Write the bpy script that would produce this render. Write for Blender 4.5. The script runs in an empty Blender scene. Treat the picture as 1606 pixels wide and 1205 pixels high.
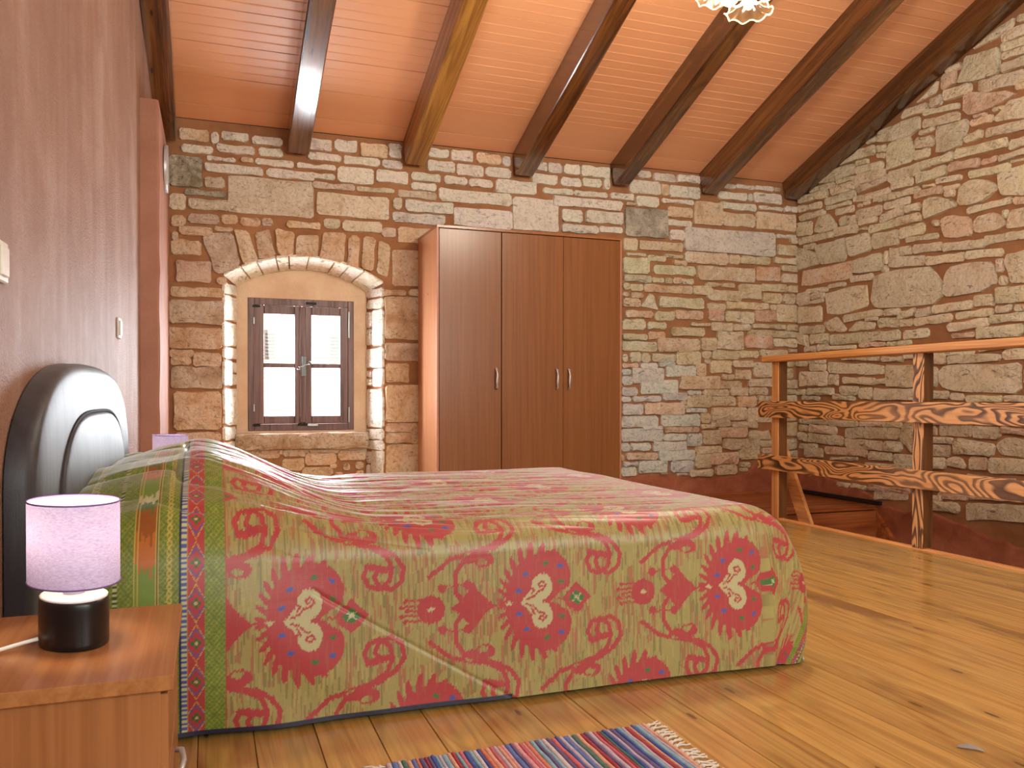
import bpy, bmesh, math, random
import numpy as np
from mathutils import Vector, Matrix

S = bpy.context.scene
COL = S.collection
R = math.radians
random.seed(7)

# ------------------------------------------------------------------ camera
cam = bpy.data.cameras.new('camera')
cam_o = bpy.data.objects.new('camera', cam)
COL.objects.link(cam_o)
cam.sensor_width = 36.0
cam.lens = 1304.8 / 1606 * 36.0
cam.shift_y = (636.841 - 602.5) / 1606
cam.clip_start = 0.02
YAW, PITCH, ROLL = 0.352137, -0.010372, 0.000793
fw = Vector((math.sin(YAW) * math.cos(PITCH), math.cos(YAW) * math.cos(PITCH), math.sin(PITCH)))
rt = Vector((math.cos(YAW), -math.sin(YAW), 0))
up = rt.cross(fw)
rt2 = rt * math.cos(ROLL) + up * math.sin(ROLL)
up2 = up * math.cos(ROLL) - rt * math.sin(ROLL)
cam_o.matrix_world = Matrix(((rt2.x, up2.x, -fw.x, 0), (rt2.y, up2.y, -fw.y, 0), (rt2.z, up2.z, -fw.z, 0.8), (0, 0, 0, 1)))
S.camera = cam_o

# ------------------------------------------------------------------ sky, sun, exposure
S.view_settings.view_transform = 'Standard'
S.view_settings.look = 'None'
S.view_settings.gamma = 1.0
S.view_settings.use_curve_mapping = False
S.view_settings.exposure = 0.0
S.cycles.max_bounces = 10
S.cycles.diffuse_bounces = 4
S.cycles.transparent_max_bounces = 8
S.cycles.sample_clamp_indirect = 6.0

W = bpy.data.worlds.new('sky')
S.world = W
W.use_nodes = True
wn = W.node_tree
wn.nodes.clear()
w_out = wn.nodes.new('ShaderNodeOutputWorld')
w_bg = wn.nodes.new('ShaderNodeBackground')
w_sky = wn.nodes.new('ShaderNodeTexSky')
w_sky.sky_type = 'NISHITA'
w_sky.sun_disc = False
w_sky.sun_elevation = R(42)
w_sky.sun_rotation = R(200)
w_bg.inputs['Strength'].default_value = 0.6
wn.links.new(w_sky.outputs[0], w_bg.inputs[0])
wn.links.new(w_bg.outputs[0], w_out.inputs[0])

def light(name, kind, loc, energy, color=(1, 1, 1), size=None, size_y=None, direction=None):
    l = bpy.data.lights.new(name, kind)
    l.energy = energy
    l.color = color
    o = bpy.data.objects.new(name, l)
    COL.objects.link(o)
    o.location = loc
    if kind == 'AREA':
        l.shape = 'RECTANGLE'
        l.size = size
        l.size_y = size_y or size
    elif kind == 'POINT':
        l.shadow_soft_size = size or 0.03
    if direction is not None:
        o.rotation_euler = Vector(direction).to_track_quat('-Z', 'Y').to_euler()
    return o

sun = light('sun', 'SUN', (0, -5, 12), 26.0, (1, 0.97, 0.9), direction=(0.8, 0.6, -1.0))
sun.data.angle = R(0.6)
# two unseen area lights added as fill behind the camera; no openings there
light('rear_fill_main', 'AREA', (2.2, -1.85, 1.9), 150, (0.92, 1.0, 0.92), 2.6, 1.6, (0.12, 1, 0.22))
light('rear_fill_left', 'AREA', (-0.1, -1.5, 1.7), 22, (0.90, 1.0, 0.95), 0.9, 1.6, (0.25, 1, 0.0))
# daylight coming in through the small window under the eaves
light('daylight_front_window', 'AREA', (0.63, 6.13, 1.03), 140, (0.84, 0.92, 1.0), 0.7, 0.88, (0.12, -1, -0.05))

# ------------------------------------------------------------------ helpers
def lin(c):
    return tuple(((x / 255) / 12.92 if x / 255 <= 0.04045 else ((x / 255 + 0.055) / 1.055) ** 2.4) for x in c)

def tag(o, label=None, cat=None, group=None, kind=None):
    if label: o['label'] = label
    if cat: o['category'] = cat
    if group: o['group'] = group
    if kind: o['kind'] = kind
    return o

def empty(name, loc, label=None, cat=None, group=None, kind=None, rz=0.0):
    o = bpy.data.objects.new(name, None)
    COL.objects.link(o)
    o.location = loc
    o.rotation_euler = (0, 0, rz)
    o.empty_display_size = 0.1
    return tag(o, label, cat, group, kind)

def meshobj(name, me, mat=None, parent=None, loc=None):
    o = bpy.data.objects.new(name, me)
    COL.objects.link(o)
    if mat is not None and not me.materials:
        me.materials.append(mat)
    if parent is not None: o.parent = parent
    if loc is not None: o.location = loc
    return o

def pyobj(name, verts, faces, mat=None, parent=None, loc=None, smooth=False):
    me = bpy.data.meshes.new(name)
    me.from_pydata([tuple(v) for v in verts], [], faces)
    me.update()
    if smooth: me.shade_smooth()
    return meshobj(name, me, mat, parent, loc)

def bmobj(name, bm, mat=None, parent=None, loc=None, smooth=False):
    me = bpy.data.meshes.new(name)
    bm.to_mesh(me)
    bm.free()
    if smooth: me.shade_smooth()
    return meshobj(name, me, mat, parent, loc)

def bm_box(bm, x0, x1, y0, y1, z0, z1, bevel=0.0, seg=1):
    r = bmesh.ops.create_cube(bm, size=1.0)
    for v in r['verts']:
        v.co = Vector(((x0 + x1) / 2 + v.co.x * (x1 - x0), (y0 + y1) / 2 + v.co.y * (y1 - y0), (z0 + z1) / 2 + v.co.z * (z1 - z0)))
    if bevel > 0:
        es = list({e for v in r['verts'] for e in v.link_edges})
        bmesh.ops.bevel(bm, geom=es, offset=bevel, segments=seg, affect='EDGES', profile=0.5)

def box(name, x0, x1, y0, y1, z0, z1, mat, parent=None, bevel=0.002, seg=1, smooth=False):
    """box whose origin is at its own centre of base; coordinates in the parent's frame"""
    bm = bmesh.new()
    cx, cy = (x0 + x1) / 2, (y0 + y1) / 2
    bm_box(bm, x0 - cx, x1 - cx, y0 - cy, y1 - cy, 0, z1 - z0, bevel, seg)
    return bmobj(name, bm, mat, parent, (cx, cy, z0), smooth)

def tube(bm, pts, rad, n=8, caps=True):
    pts = [Vector(p) for p in pts]
    rings = []
    ref = Vector((0, 0, 1))
    for i, p in enumerate(pts):
        d = (pts[min(i + 1, len(pts) - 1)] - pts[max(i - 1, 0)]).normalized()
        if abs(d.dot(ref)) > 0.95: rf = Vector((1, 0, 0))
        else: rf = ref
        a = d.cross(rf).normalized()
        b = d.cross(a).normalized()
        r = rad[i] if isinstance(rad, (list, tuple)) else rad
        rings.append([bm.verts.new(p + (a * math.cos(2 * math.pi * k / n) + b * math.sin(2 * math.pi * k / n)) * r) for k in range(n)])
    for i in range(len(rings) - 1):
        for k in range(n):
            bm.faces.new((rings[i][k], rings[i][(k + 1) % n], rings[i + 1][(k + 1) % n], rings[i + 1][k]))
    if caps:
        bm.faces.new(rings[0][::-1])
        bm.faces.new(rings[-1])

def lathe(bm, prof, n=32, sx=1.0, sy=1.0, z0=0.0, close_top=False, close_bot=False):
    rings = []
    for r, z in prof:
        rings.append([bm.verts.new((r * sx * math.cos(2 * math.pi * k / n), r * sy * math.sin(2 * math.pi * k / n), z + z0)) for k in range(n)])
    for i in range(len(rings) - 1):
        for k in range(n):
            bm.faces.new((rings[i][k], rings[i][(k + 1) % n], rings[i + 1][(k + 1) % n], rings[i + 1][k]))
    if close_bot: bm.faces.new(rings[0][::-1])
    if close_top: bm.faces.new(rings[-1])

# ------------------------------------------------------------------ node helpers
class NT:
    def __init__(self, name):
        self.m = bpy.data.materials.new(name)
        self.m.use_nodes = True
        self.t = self.m.node_tree
        self.bsdf = self.t.nodes['Principled BSDF']
        self.out = self.t.nodes['Material Output']
        self._tc = None
    def n(self, kind, **kw):
        nd = self.t.nodes.new(kind)
        for k, v in kw.items(): setattr(nd, k, v)
        return nd
    def link(self, a, b): self.t.links.new(a, b)
    def tc(self, which='Object'):
        if self._tc is None: self._tc = self.n('ShaderNodeTexCoord')
        return self._tc.outputs[which]
    def mapping(self, src, scale=(1, 1, 1), loc=None, rot=None):
        m = self.n('ShaderNodeMapping')
        m.inputs['Scale'].default_value = scale
        if rot: m.inputs['Rotation'].default_value = rot
        self.link(src, m.inputs['Vector'])
        if loc is not None:
            if hasattr(loc, 'is_linked') or hasattr(loc, 'links'): self.link(loc, m.inputs['Location'])
            else: m.inputs['Location'].default_value = loc
        return m.outputs[0]
    def noise(self, vec, scale=5, detail=4, rough=0.55, dist=0.0):
        nd = self.n('ShaderNodeTexNoise')
        nd.inputs['Scale'].default_value = scale
        nd.inputs['Detail'].default_value = detail
        nd.inputs['Roughness'].default_value = rough
        nd.inputs['Distortion'].default_value = dist
        self.link(vec, nd.inputs['Vector'])
        return nd.outputs['Fac']
    def voronoi(self, vec, scale=5, feature='F1'):
        nd = self.n('ShaderNodeTexVoronoi', feature=feature)
        nd.inputs['Scale'].default_value = scale
        self.link(vec, nd.inputs['Vector'])
        return nd.outputs['Distance']
    def ramp(self, fac, stops):
        nd = self.n('ShaderNodeValToRGB')
        e = nd.color_ramp.elements
        while len(e) < len(stops): e.new(0.5)
        for i, (p, c) in enumerate(stops):
            e[i].position = p
            if not isinstance(c, (tuple, list)): c = (c, c, c)
            e[i].color = (*c[:3], 1)
        self.link(fac, nd.inputs[0])
        return nd.outputs[0]
    def math(self, op, a, b=None, c=None):
        nd = self.n('ShaderNodeMath', operation=op)
        for i, v in enumerate((a, b, c)):
            if v is None: continue
            if isinstance(v, (int, float)): nd.inputs[i].default_value = v
            else: self.link(v, nd.inputs[i])
        return nd.outputs[0]
    def mix(self, fac, a, b, mode='MIX'):
        nd = self.n('ShaderNodeMix', data_type='RGBA', blend_type=mode)
        for idx, v in ((0, fac), (6, a), (7, b)):
            if isinstance(v, (int, float)): nd.inputs[idx].default_value = v
            elif isinstance(v, (tuple, list)): nd.inputs[idx].default_value = (*v[:3], 1)
            else: self.link(v, nd.inputs[idx])
        return nd.outputs[2]
    def bump(self, h, strength=0.3, dist=0.01, normal=None):
        nd = self.n('ShaderNodeBump')
        nd.inputs['Strength'].default_value = strength
        nd.inputs['Distance'].default_value = dist
        self.link(h, nd.inputs['Height'])
        if normal is not None: self.link(normal, nd.inputs['Normal'])
        self.link(nd.outputs[0], self.bsdf.inputs['Normal'])
        return nd.outputs[0]
    def col(self, c):
        if isinstance(c, (tuple, list)): self.bsdf.inputs['Base Color'].default_value = (*c[:3], 1)
        else: self.link(c, self.bsdf.inputs['Base Color'])
    def set(self, **kw):
        for k, v in kw.items():
            k2 = k.replace('_', ' ')
            if isinstance(v, (int, float, tuple, list)): self.bsdf.inputs[k2].default_value = v if not isinstance(v, (tuple, list)) else (*v, 1)
            else: self.link(v, self.bsdf.inputs[k2])
    def sep(self, vec):
        nd = self.n('ShaderNodeSeparateXYZ'); self.link(vec, nd.inputs[0]); return nd.outputs
    def rnd_loc(self, k=37.0):
        oi = self.n('ShaderNodeObjectInfo')
        c = self.n('ShaderNodeCombineXYZ')
        a = self.math('MULTIPLY', oi.outputs['Random'], k)
        self.link(a, c.inputs[0]); self.link(self.math('MULTIPLY', a, 1.7), c.inputs[1]); self.link(self.math('MULTIPLY', a, 2.3), c.inputs[2])
        return c.outputs[0], oi

def plain(name, c, rough=0.5, metallic=0.0, spec=0.5, noise_amt=0.06, nscale=60):
    t = NT(name)
    c = lin(c)
    n = t.noise(t.tc(), nscale, 3)
    d = tuple(x * (1 - noise_amt * 2) for x in c)
    t.col(t.ramp(n, [(0.3, d), (0.7, c)]))
    t.set(Roughness=rough, Metallic=metallic)
    t.bsdf.inputs['Specular IOR Level'].default_value = spec
    return t.m

def wood(name, base, dark, axis='Y', rough=0.35, grain=1.0, knots=True, streak=0.5, bump=0.15, light_c=None, vary=0.12, coat=0.0, lo=0.28):
    """straight grained timber: grain runs along `axis` of the object"""
    t = NT(name)
    loc, oi = t.rnd_loc()
    sc = {'X': (0.8, 22, 22), 'Y': (22, 0.8, 22), 'Z': (22, 22, 0.8)}[axis]
    sc2 = {'X': (0.35, 5, 5), 'Y': (5, 0.35, 5), 'Z': (5, 5, 0.35)}[axis]
    sc3 = {'X': (3.0, 120, 120), 'Y': (120, 3.0, 120), 'Z': (120, 120, 3.0)}[axis]
    g1 = t.noise(t.mapping(t.tc(), tuple(a * grain for a in sc), loc), 1.0, 5, 0.6, 0.6)
    g2 = t.noise(t.mapping(t.tc(), tuple(a * grain for a in sc2), loc), 1.0, 3, 0.5, 1.5)
    g3 = t.noise(t.mapping(t.tc(), tuple(a * grain for a in sc3), loc), 1.0, 2, 0.5)
    rings = t.math('SINE', t.math('MULTIPLY', g2, 60.0))
    rings = t.math('MULTIPLY_ADD', rings, 0.5, 0.5)
    b, d = lin(base), lin(dark)
    lc = lin(light_c) if light_c else tuple(min(1, x * 1.25) for x in b)
    c = t.ramp(g1, [(lo, d), (lo + 0.19, b), (0.75, lc)])
    c = t.mix(t.math('MULTIPLY', t.ramp(rings, [(0.55, 0.0), (0.95, 1.0)]), streak * 0.55), c, d, 'MIX')
    c = t.mix(t.math('MULTIPLY', t.ramp(g3, [(0.35, 1.0), (0.6, 0.0)]), 0.25), c, d)
    if knots:
        ks = {'X': (1.5, 5.5, 1), 'Y': (5.5, 1.5, 1), 'Z': (5, 5, 1.1)}[axis]
        vn = t.n('ShaderNodeTexVoronoi', feature='F1', voronoi_dimensions='2D')
        vn.inputs['Scale'].default_value = 1.25
        t.link(t.mapping(t.tc(), ks, loc), vn.inputs['Vector'])
        km = t.ramp(vn.outputs['Distance'], [(0.020, 1.0), (0.036, 0.85), (0.050, 0.35), (0.17, 0.0)])
        gate = t.math('GREATER_THAN', t.sep(vn.outputs['Color'])[0], 0.5)
        c = t.mix(t.math('MULTIPLY', t.math('MULTIPLY', km, 0.85), gate), c, tuple(x * 0.35 for x in d))
        pt = t.noise(t.mapping(t.tc(), {'X': (1.2, 6, 6), 'Y': (6, 1.2, 6), 'Z': (6, 6, 1)}[axis], loc), 1.0, 3, 0.6)
        c = t.mix(t.ramp(pt, [(0.56, 0.0), (0.72, 0.75)]), c, d)
    v = t.math('MULTIPLY_ADD', oi.outputs['Random'], vary * 2, 1 - vary)
    hsv = t.n('ShaderNodeHueSaturation')
    t.link(c, hsv.inputs['Color']); t.link(v, hsv.inputs['Value'])
    t.col(hsv.outputs[0])
    t.set(Roughness=t.ramp(g1, [(0.3, rough * 1.35), (0.7, rough * 0.85)]))
    t.bsdf.inputs['Coat Weight'].default_value = coat
    t.bsdf.inputs['Coat Roughness'].default_value = 0.15
    t.bump(t.math('ADD', g1, t.math('MULTIPLY', g3, 0.5)), bump, 0.004)
    return t.m

def charred(name, axis='Y'):
    """scorched softwood: pale early wood, burnt dark growth rings and knots"""
    t = NT(name)
    loc, oi = t.rnd_loc(11.0)
    sc = {'Y': (9.0, 2.4, 9.0), 'Z': (10.0, 10.0, 1.9)}[axis]
    sc2 = {'Y': (60, 3, 60), 'Z': (60, 60, 3)}[axis]
    f = t.noise(t.mapping(t.tc(), sc, loc), 1.0, 1.6, 0.4, 0.4)
    ph = t.math('FRACT', t.math('MULTIPLY', f, 15.0))
    burnt = t.ramp(ph, [(0.0, 0.0), (0.30, 0.0), (0.50, 0.85), (0.80, 1.0), (0.90, 0.3), (0.96, 0.0)])
    m = t.noise(t.mapping(t.tc(), tuple(x * 0.35 for x in sc), loc), 1.0, 2)
    amt = t.ramp(m, [(0.32, 0.7), (0.5, 0.95), (0.7, 1.0)])
    fine = t.noise(t.mapping(t.tc(), sc2, loc), 1.0, 3)
    pale = t.ramp(fine, [(0.3, lin((206, 146, 90))), (0.7, lin((226, 172, 114)))])
    dk = t.ramp(fine, [(0.3, lin((38, 15, 6))), (0.7, lin((74, 34, 14)))])
    t.col(t.mix(t.math('MULTIPLY', burnt, amt), pale, dk))
    t.set(Roughness=0.45)
    t.bump(t.math('SUBTRACT', fine, t.math('MULTIPLY', burnt, 0.7)), 0.25, 0.003)
    return t.m

def laminate(name, base, dark, axis='Z', rough=0.3):
    t = NT(name)
    loc, oi = t.rnd_loc(9.0)
    sc = {'X': (1.2, 60, 60), 'Y': (60, 1.2, 60), 'Z': (60, 60, 1.2)}[axis]
    sc2 = {'X': (0.5, 9, 9), 'Y': (9, 0.5, 9), 'Z': (9, 9, 0.5)}[axis]
    g = t.noise(t.mapping(t.tc(), sc, loc), 1.0, 4, 0.6)
    g2 = t.noise(t.mapping(t.tc(), sc2, loc), 1.0, 3, 0.5, 0.4)
    c = t.ramp(g, [(0.3, lin(dark)), (0.62, lin(base))])
    c = t.mix(t.ramp(g2, [(0.4, 0.0), (0.7, 0.35)]), c, lin(dark))
    t.col(c)
    t.set(Roughness=rough)
    t.bump(g, 0.06, 0.002)
    return t.m

# ------------------------------------------------------------------ materials
def stone_mat():
    t = NT('limestone')
    loc, oi = t.rnd_loc(50)
    v = t.mapping(t.tc(), (1, 1, 1), loc)
    big = t.noise(v, 7, 4, 0.6, 0.6)
    fine = t.noise(v, 45, 6, 0.68)
    crack = t.noise(t.mapping(t.tc(), (14, 14, 34), loc), 1.0, 4, 0.65, 1.2)
    base = oi.outputs['Color']
    c = t.mix(t.ramp(big, [(0.35, 0.0), (0.7, 0.65)]), base, lin((236, 228, 212)), 'MIX')
    c = t.mix(t.ramp(big, [(0.25, 0.55), (0.42, 0.0)]), c, lin((160, 130, 104)), 'MIX')
    c = t.mix(t.ramp(fine, [(0.3, 0.75), (0.5, 0.0)]), c, t.mix(0.5, base, (0.05, 0.04, 0.03)))
    c = t.mix(t.ramp(crack, [(0.33, 0.6), (0.4, 0.0)]), c, (0.09, 0.055, 0.035))
    t.col(c)
    t.set(Roughness=0.85)
    h = t.math('ADD', t.math('MULTIPLY', big, 1.3), t.math('ADD', t.math('MULTIPLY', fine, 0.55), t.math('MULTIPLY', crack, 0.8)))
    b1 = t.bump(t.noise(v, 12, 3, 0.55, 1.0), 0.8, 0.03)
    t.bump(h, 0.9, 0.014, b1)
    return t.m

def mortar_mat():
    t = NT('terracotta_mortar')
    n = t.noise(t.tc(), 5, 5, 0.6)
    f = t.noise(t.tc(), 90, 5, 0.7)
    c = t.ramp(n, [(0.3, lin((146, 98, 64))), (0.7, lin((176, 126, 86)))])
    c = t.mix(t.ramp(f, [(0.62, 0.0), (0.75, 0.5)]), c, lin((205, 160, 125)))
    t.col(c)
    t.set(Roughness=0.95)
    t.bump(t.math('ADD', n, f), 0.6, 0.01)
    return t.m

def plaster_red():
    t = NT('red_plaster_patch')
    n = t.noise(t.tc(), 6, 6, 0.62, 0.6)
    f = t.noise(t.tc(), 70, 5, 0.7)
    c = t.ramp(n, [(0.3, lin((150, 84, 58))), (0.7, lin((188, 116, 86)))])
    c = t.mix(t.ramp(f, [(0.66, 0.0), (0.78, 0.6)]), c, lin((196, 150, 130)))
    t.col(c)
    t.set(Roughness=0.9)
    t.bump(t.math('ADD', n, t.math('MULTIPLY', f, 0.6)), 0.7, 0.02)
    return t.m

def plaster_pink():
    t = NT('pink_render')
    a = t.noise(t.mapping(t.tc(), (3.0, 3.0, 0.5)), 1.6, 5, 0.6, 0.4)
    b = t.noise(t.mapping(t.tc(), (5, 2.6, 3.2)), 1.0, 9, 0.74, 0.5)
    f = t.noise(t.tc(), 110, 4, 0.65)
    c = t.ramp(a, [(0.30, lin((156, 116, 96))), (0.5, lin((174, 134, 114))), (0.72, lin((188, 156, 140)))])
    c = t.mix(t.ramp(b, [(0.38, 0.45), (0.56, 0.0)]), c, lin((148, 100, 74)))
    c = t.mix(t.ramp(b, [(0.56, 0.0), (0.76, 0.4)]), c, lin((186, 164, 158)))
    t.col(c)
    t.set(Roughness=0.6)
    t.bump(t.math('ADD', t.math('MULTIPLY', f, 2.2), b), 0.8, 0.008)
    return t.m

M = {}
M['stone'] = stone_mat()
M['mortar'] = mortar_mat()
M['plaster_red'] = plaster_red()
M['render'] = plaster_pink()
def render2():
    t = NT('orange_render')
    f = t.noise(t.tc(), 120, 3, 0.6)
    a = t.noise(t.tc(), 4, 4, 0.6)
    t.col(t.ramp(a, [(0.3, lin((160, 110, 90))), (0.7, lin((178, 130, 110)))]))
    t.set(Roughness=0.75)
    t.bump(f, 0.5, 0.006)
    return t.m
M['render2'] = render2()
def niche_plaster():
    t = NT('sandy_niche_plaster')
    f = t.noise(t.tc(), 38, 6, 0.7, 1.0)
    a = t.noise(t.tc(), 5, 4, 0.6)
    t.col(t.ramp(a, [(0.3, lin((222, 190, 158))), (0.7, lin((240, 216, 188)))]))
    t.set(Roughness=0.9)
    t.bump(f, 0.8, 0.012)
    return t.m
M['niche'] = niche_plaster()
def ceiling_mat():
    t = NT('salmon_ceiling_paint')
    a = t.noise(t.mapping(t.tc(), (0.8, 6, 6)), 1.0, 3)
    t.col(t.ramp(a, [(0.3, lin((222, 156, 112))), (0.7, lin((230, 166, 122)))]))
    t.set(Roughness=0.42)
    return t.m
M['ceiling'] = ceiling_mat()
M['rafter'] = wood('dark_stained_rafter', (104, 62, 30), (40, 20, 9), 'Y', 0.2, 0.8, True, 0.6, 0.1, (132, 90, 46), 0.25, 0.9)
M['rafter_pale'] = wood('golden_brown_rafter', (158, 108, 48), (96, 58, 20), 'Y', 0.32, 0.8, False, 0.8, 0.3, (184, 136, 66), 0.1, 0.2)
M['floor'] = wood('varnished_pine_floor', (200, 154, 82), (116, 70, 28), 'Y', 0.2, 0.75, True, 0.45, 0.06, (204, 168, 98), 0.08, 0.5, 0.18)
M['floor_x'] = wood('reddish_stair_pine', (176, 104, 58), (96, 46, 20), 'X', 0.3, 0.8, True, 0.6, 0.12, (198, 128, 76), 0.1, 0.2)
M['charred'] = charred('scorched_rail_board', 'Y')
M['charred_z'] = charred('scorched_post', 'Z')
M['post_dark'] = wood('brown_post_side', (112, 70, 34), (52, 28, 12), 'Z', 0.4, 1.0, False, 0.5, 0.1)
M['rail_z'] = wood('pale_pine_post', (214, 156, 98), (160, 100, 50), 'Z', 0.4, 1.0, False, 0.5, 0.1)
M['laminate_n'] = laminate('orange_laminate', (172, 116, 72), (148, 94, 54), 'Z', 0.3)
M['rail'] = wood('pale_pine_rail', (218, 158, 98), (170, 106, 54), 'Y', 0.4, 0.9, False, 0.5, 0.1)
M['laminate'] = laminate('cherry_laminate', (138, 88, 48), (122, 74, 38), 'Z', 0.3)
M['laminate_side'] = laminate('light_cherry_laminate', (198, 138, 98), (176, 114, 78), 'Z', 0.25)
M['laminate_x'] = laminate('cherry_laminate_across', (160, 104, 64), (130, 80, 46), 'X', 0.28)
M['laminate_y'] = laminate('cherry_laminate_along', (178, 124, 76), (154, 100, 58), 'Y', 0.25)
M['edge'] = plain('pale_edge_band', (186, 128, 100), 0.4)
M['dark_gap'] = plain('dark_gap', (34, 22, 18), 0.8)
M['chrome'] = plain('satin_metal', (206, 206, 212), 0.35, 0.45)
M['iron'] = plain('black_iron', (30, 27, 26), 0.45, 0.6)
M['pewter'] = plain('pewter', (168, 174, 172), 0.35, 0.9)
M['plate_grey'] = plain('dull_grey_metal', (112, 120, 118), 0.45, 0.7)
M['white'] = plain('white_plastic', (232, 230, 224), 0.35)
M['black'] = plain('black_ceramic', (20, 18, 22), 0.35, 0, 0.5)
M['window_wood'] = wood('brown_window_wood', (112, 78, 70), (70, 44, 38), 'Z', 0.35, 1.6, False, 0.4, 0.15, (128, 92, 84), 0.05)
def faux():
    t = NT('charcoal_upholstery')
    n = t.noise(t.mapping(t.tc(), (20, 20, 3)), 1, 4, 0.6)
    f = t.noise(t.tc(), 300, 3, 0.6)
    t.col(t.ramp(n, [(0.3, lin((36, 37, 43))), (0.7, lin((56, 58, 66)))]))
    t.set(Roughness=0.5)
    t.bsdf.inputs['Sheen Weight'].default_value = 0.15
    t.bump(t.math('ADD', n, t.math('MULTIPLY', f, 0.3)), 0.3, 0.004)
    return t.m
M['upholstery'] = faux()
M['cloth_dark'] = plain('dark_base_fabric', (42, 38, 44), 0.8)
M['mattress'] = plain('white_ticking', (220, 218, 212), 0.8)
def shade_mat(strong=True):
    t = NT('lilac_lamp_shade' if strong else 'lilac_lamp_shade_dim')
    w = t.noise(t.mapping(t.tc(), (160, 160, 500)), 1, 3)
    c = t.ramp(w, [(0.3, lin((158, 148, 190))), (0.7, lin((186, 178, 208)))])
    nt = t.t
    d = t.n('ShaderNodeBsdfDiffuse'); tr = t.n('ShaderNodeBsdfTranslucent'); mx = t.n('ShaderNodeMixShader')
    t.link(c, d.inputs[0]); t.link(c, tr.inputs[0]); mx.inputs[0].default_value = 0.27
    t.link(d.outputs[0], mx.inputs[1]); t.link(tr.outputs[0], mx.inputs[2])
    t.link(mx.outputs[0], t.out.inputs[0])
    return t.m
M['shade'] = shade_mat()
M['shade_trim'] = plain('violet_shade_trim', (120, 92, 160), 0.6)
def emit(name, c, s):
    t = NT(name)
    t.bsdf.inputs['Base Color'].default_value = (*lin(c), 1)
    t.bsdf.inputs['Emission Color'].default_value = (*lin(c), 1)
    t.bsdf.inputs['Emission Strength'].default_value = s
    return t.m
M['bulb'] = emit('lit_bulb', (255, 236, 205), 5.0)
def glass_pane():
    t = NT('window_glass')
    tr = t.n('ShaderNodeBsdfTransparent'); gl = t.n('ShaderNodeBsdfGlossy'); mx = t.n('ShaderNodeMixShader')
    gl.inputs['Roughness'].default_value = 0.02
    mx.inputs[0].default_value = 0.04
    t.link(tr.outputs[0], mx.inputs[1]); t.link(gl.outputs[0], mx.inputs[2])
    t.link(mx.outputs[0], t.out.inputs[0])
    return t.m
M['glass'] = glass_pane()
def frosted():
    t = NT('frosted_flower_glass')
    tr = t.n('ShaderNodeBsdfTranslucent'); gl = t.n('ShaderNodeBsdfGlossy'); mx = t.n('ShaderNodeMixShader'); tp = t.n('ShaderNodeBsdfTransparent'); mx2 = t.n('ShaderNodeMixShader')
    tr.inputs[0].default_value = (0.9, 0.82, 0.6, 1); gl.inputs['Roughness'].default_value = 0.15
    mx.inputs[0].default_value = 0.15; mx2.inputs[0].default_value = 0.3
    t.link(tr.outputs[0], mx.inputs[1]); t.link(gl.outputs[0], mx.inputs[2])
    t.link(mx.outputs[0], mx2.inputs[1]); t.link(tp.outputs[0], mx2.inputs[2])
    t.link(mx2.outputs[0], t.out.inputs[0])
    return t.m
M['frosted'] = frosted()
M['brass'] = plain('aged_brass', (150, 118, 62), 0.35, 0.9)
M['facade'] = plain('white_facade', (236, 228, 216), 0.9, 0, 0.3, 0.03, 3)
M['shutter'] = plain('grey_shutter_paint', (84, 82, 78), 0.6)
M['tile'] = plain('faded_roof_tile', (206, 158, 136), 0.85, 0, 0.3, 0.2, 8)
M['leaf'] = plain('hedge_leaf', (110, 140, 70), 0.7, 0, 0.3, 0.3, 15)
M['ground'] = plain('pale_gravel', (200, 190, 170), 0.95, 0, 0.2, 0.15, 6)
# ================================================================== THE SETTING
YW, XW = 5.8, 4.7           # far wall plane, right wall plane
ZE, SL = 2.603, 0.372       # eaves height at the far wall, roof slope
YR = 1.9                    # ridge
YB = -2.0                   # rear wall
ZR = ZE + SL * (YW - YR)
def roof_z(y): return ZE + SL * (YW - y) if y > YR else ZR - SL * (YR - y)
def lx(y): return -0.317 + 0.03 * (y - 4.69)      # left wall plane (slightly out of square)

# ---- floor: a slab carrying floorboards that run away from the camera
OX, OY = 3.545, 4.86         # stair opening: from X = OX to the right wall, Y < OY
floor = pyobj('floor', [(-0.6, YB - .1, -.05), (OX, YB - .1, -.05), (OX, YW, -.05), (-0.6, YW, -.05), (-0.6, YB - .1, -.25), (OX, YB - .1, -.25), (OX, YW, -.25), (-0.6, YW, -.25)],
              [(0, 1, 2, 3), (7, 6, 5, 4), (0, 4, 5, 1), (1, 5, 6, 2), (2, 6, 7, 3), (3, 7, 4, 0)], M['dark_gap'])
tag(floor, kind='structure')
rb = random.Random(3)
x = -0.52
while x < OX - 0.05:
    w = rb.uniform(0.118, 0.14)
    if x + w > OX - 0.06: w = OX - 0.03 - x
    bm = bmesh.new()
    L = YW - YB
    bm_box(bm, -w / 2 + .0008, w / 2 - .0008, -L / 2, L / 2, -0.03, 0.0, 0.0014)
    bmobj('floorboard', bm, M['floor'], floor, (x + w / 2, (YW + YB) / 2, rb.uniform(-0.0008, 0)))
    x += w
# landing in front of the far wall, boards across the head of the stairs
lx0, yl = OX, OY
for i in range(7):
    ya = OY + i * 0.135
    yb_ = min(ya + 0.135, YW)
    if yb_ - ya < 0.02: break
    bm = bmesh.new()
    bm_box(bm, -(XW - OX) / 2, (XW - OX) / 2, -(yb_ - ya) / 2 + .001, (yb_ - ya) / 2 - .001, -0.03, 0, 0.0015)
    bmobj('landing_board', bm, M['floor_x'], floor, ((OX + XW) / 2, (ya + yb_) / 2, 0))
t1 = box('trim_1', OX - 0.03, OX + 0.012, YB, OY + 0.02, -0.24, 0.008, M['rail'], None, 0.004)
tag(t1, kind='structure')
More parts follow.
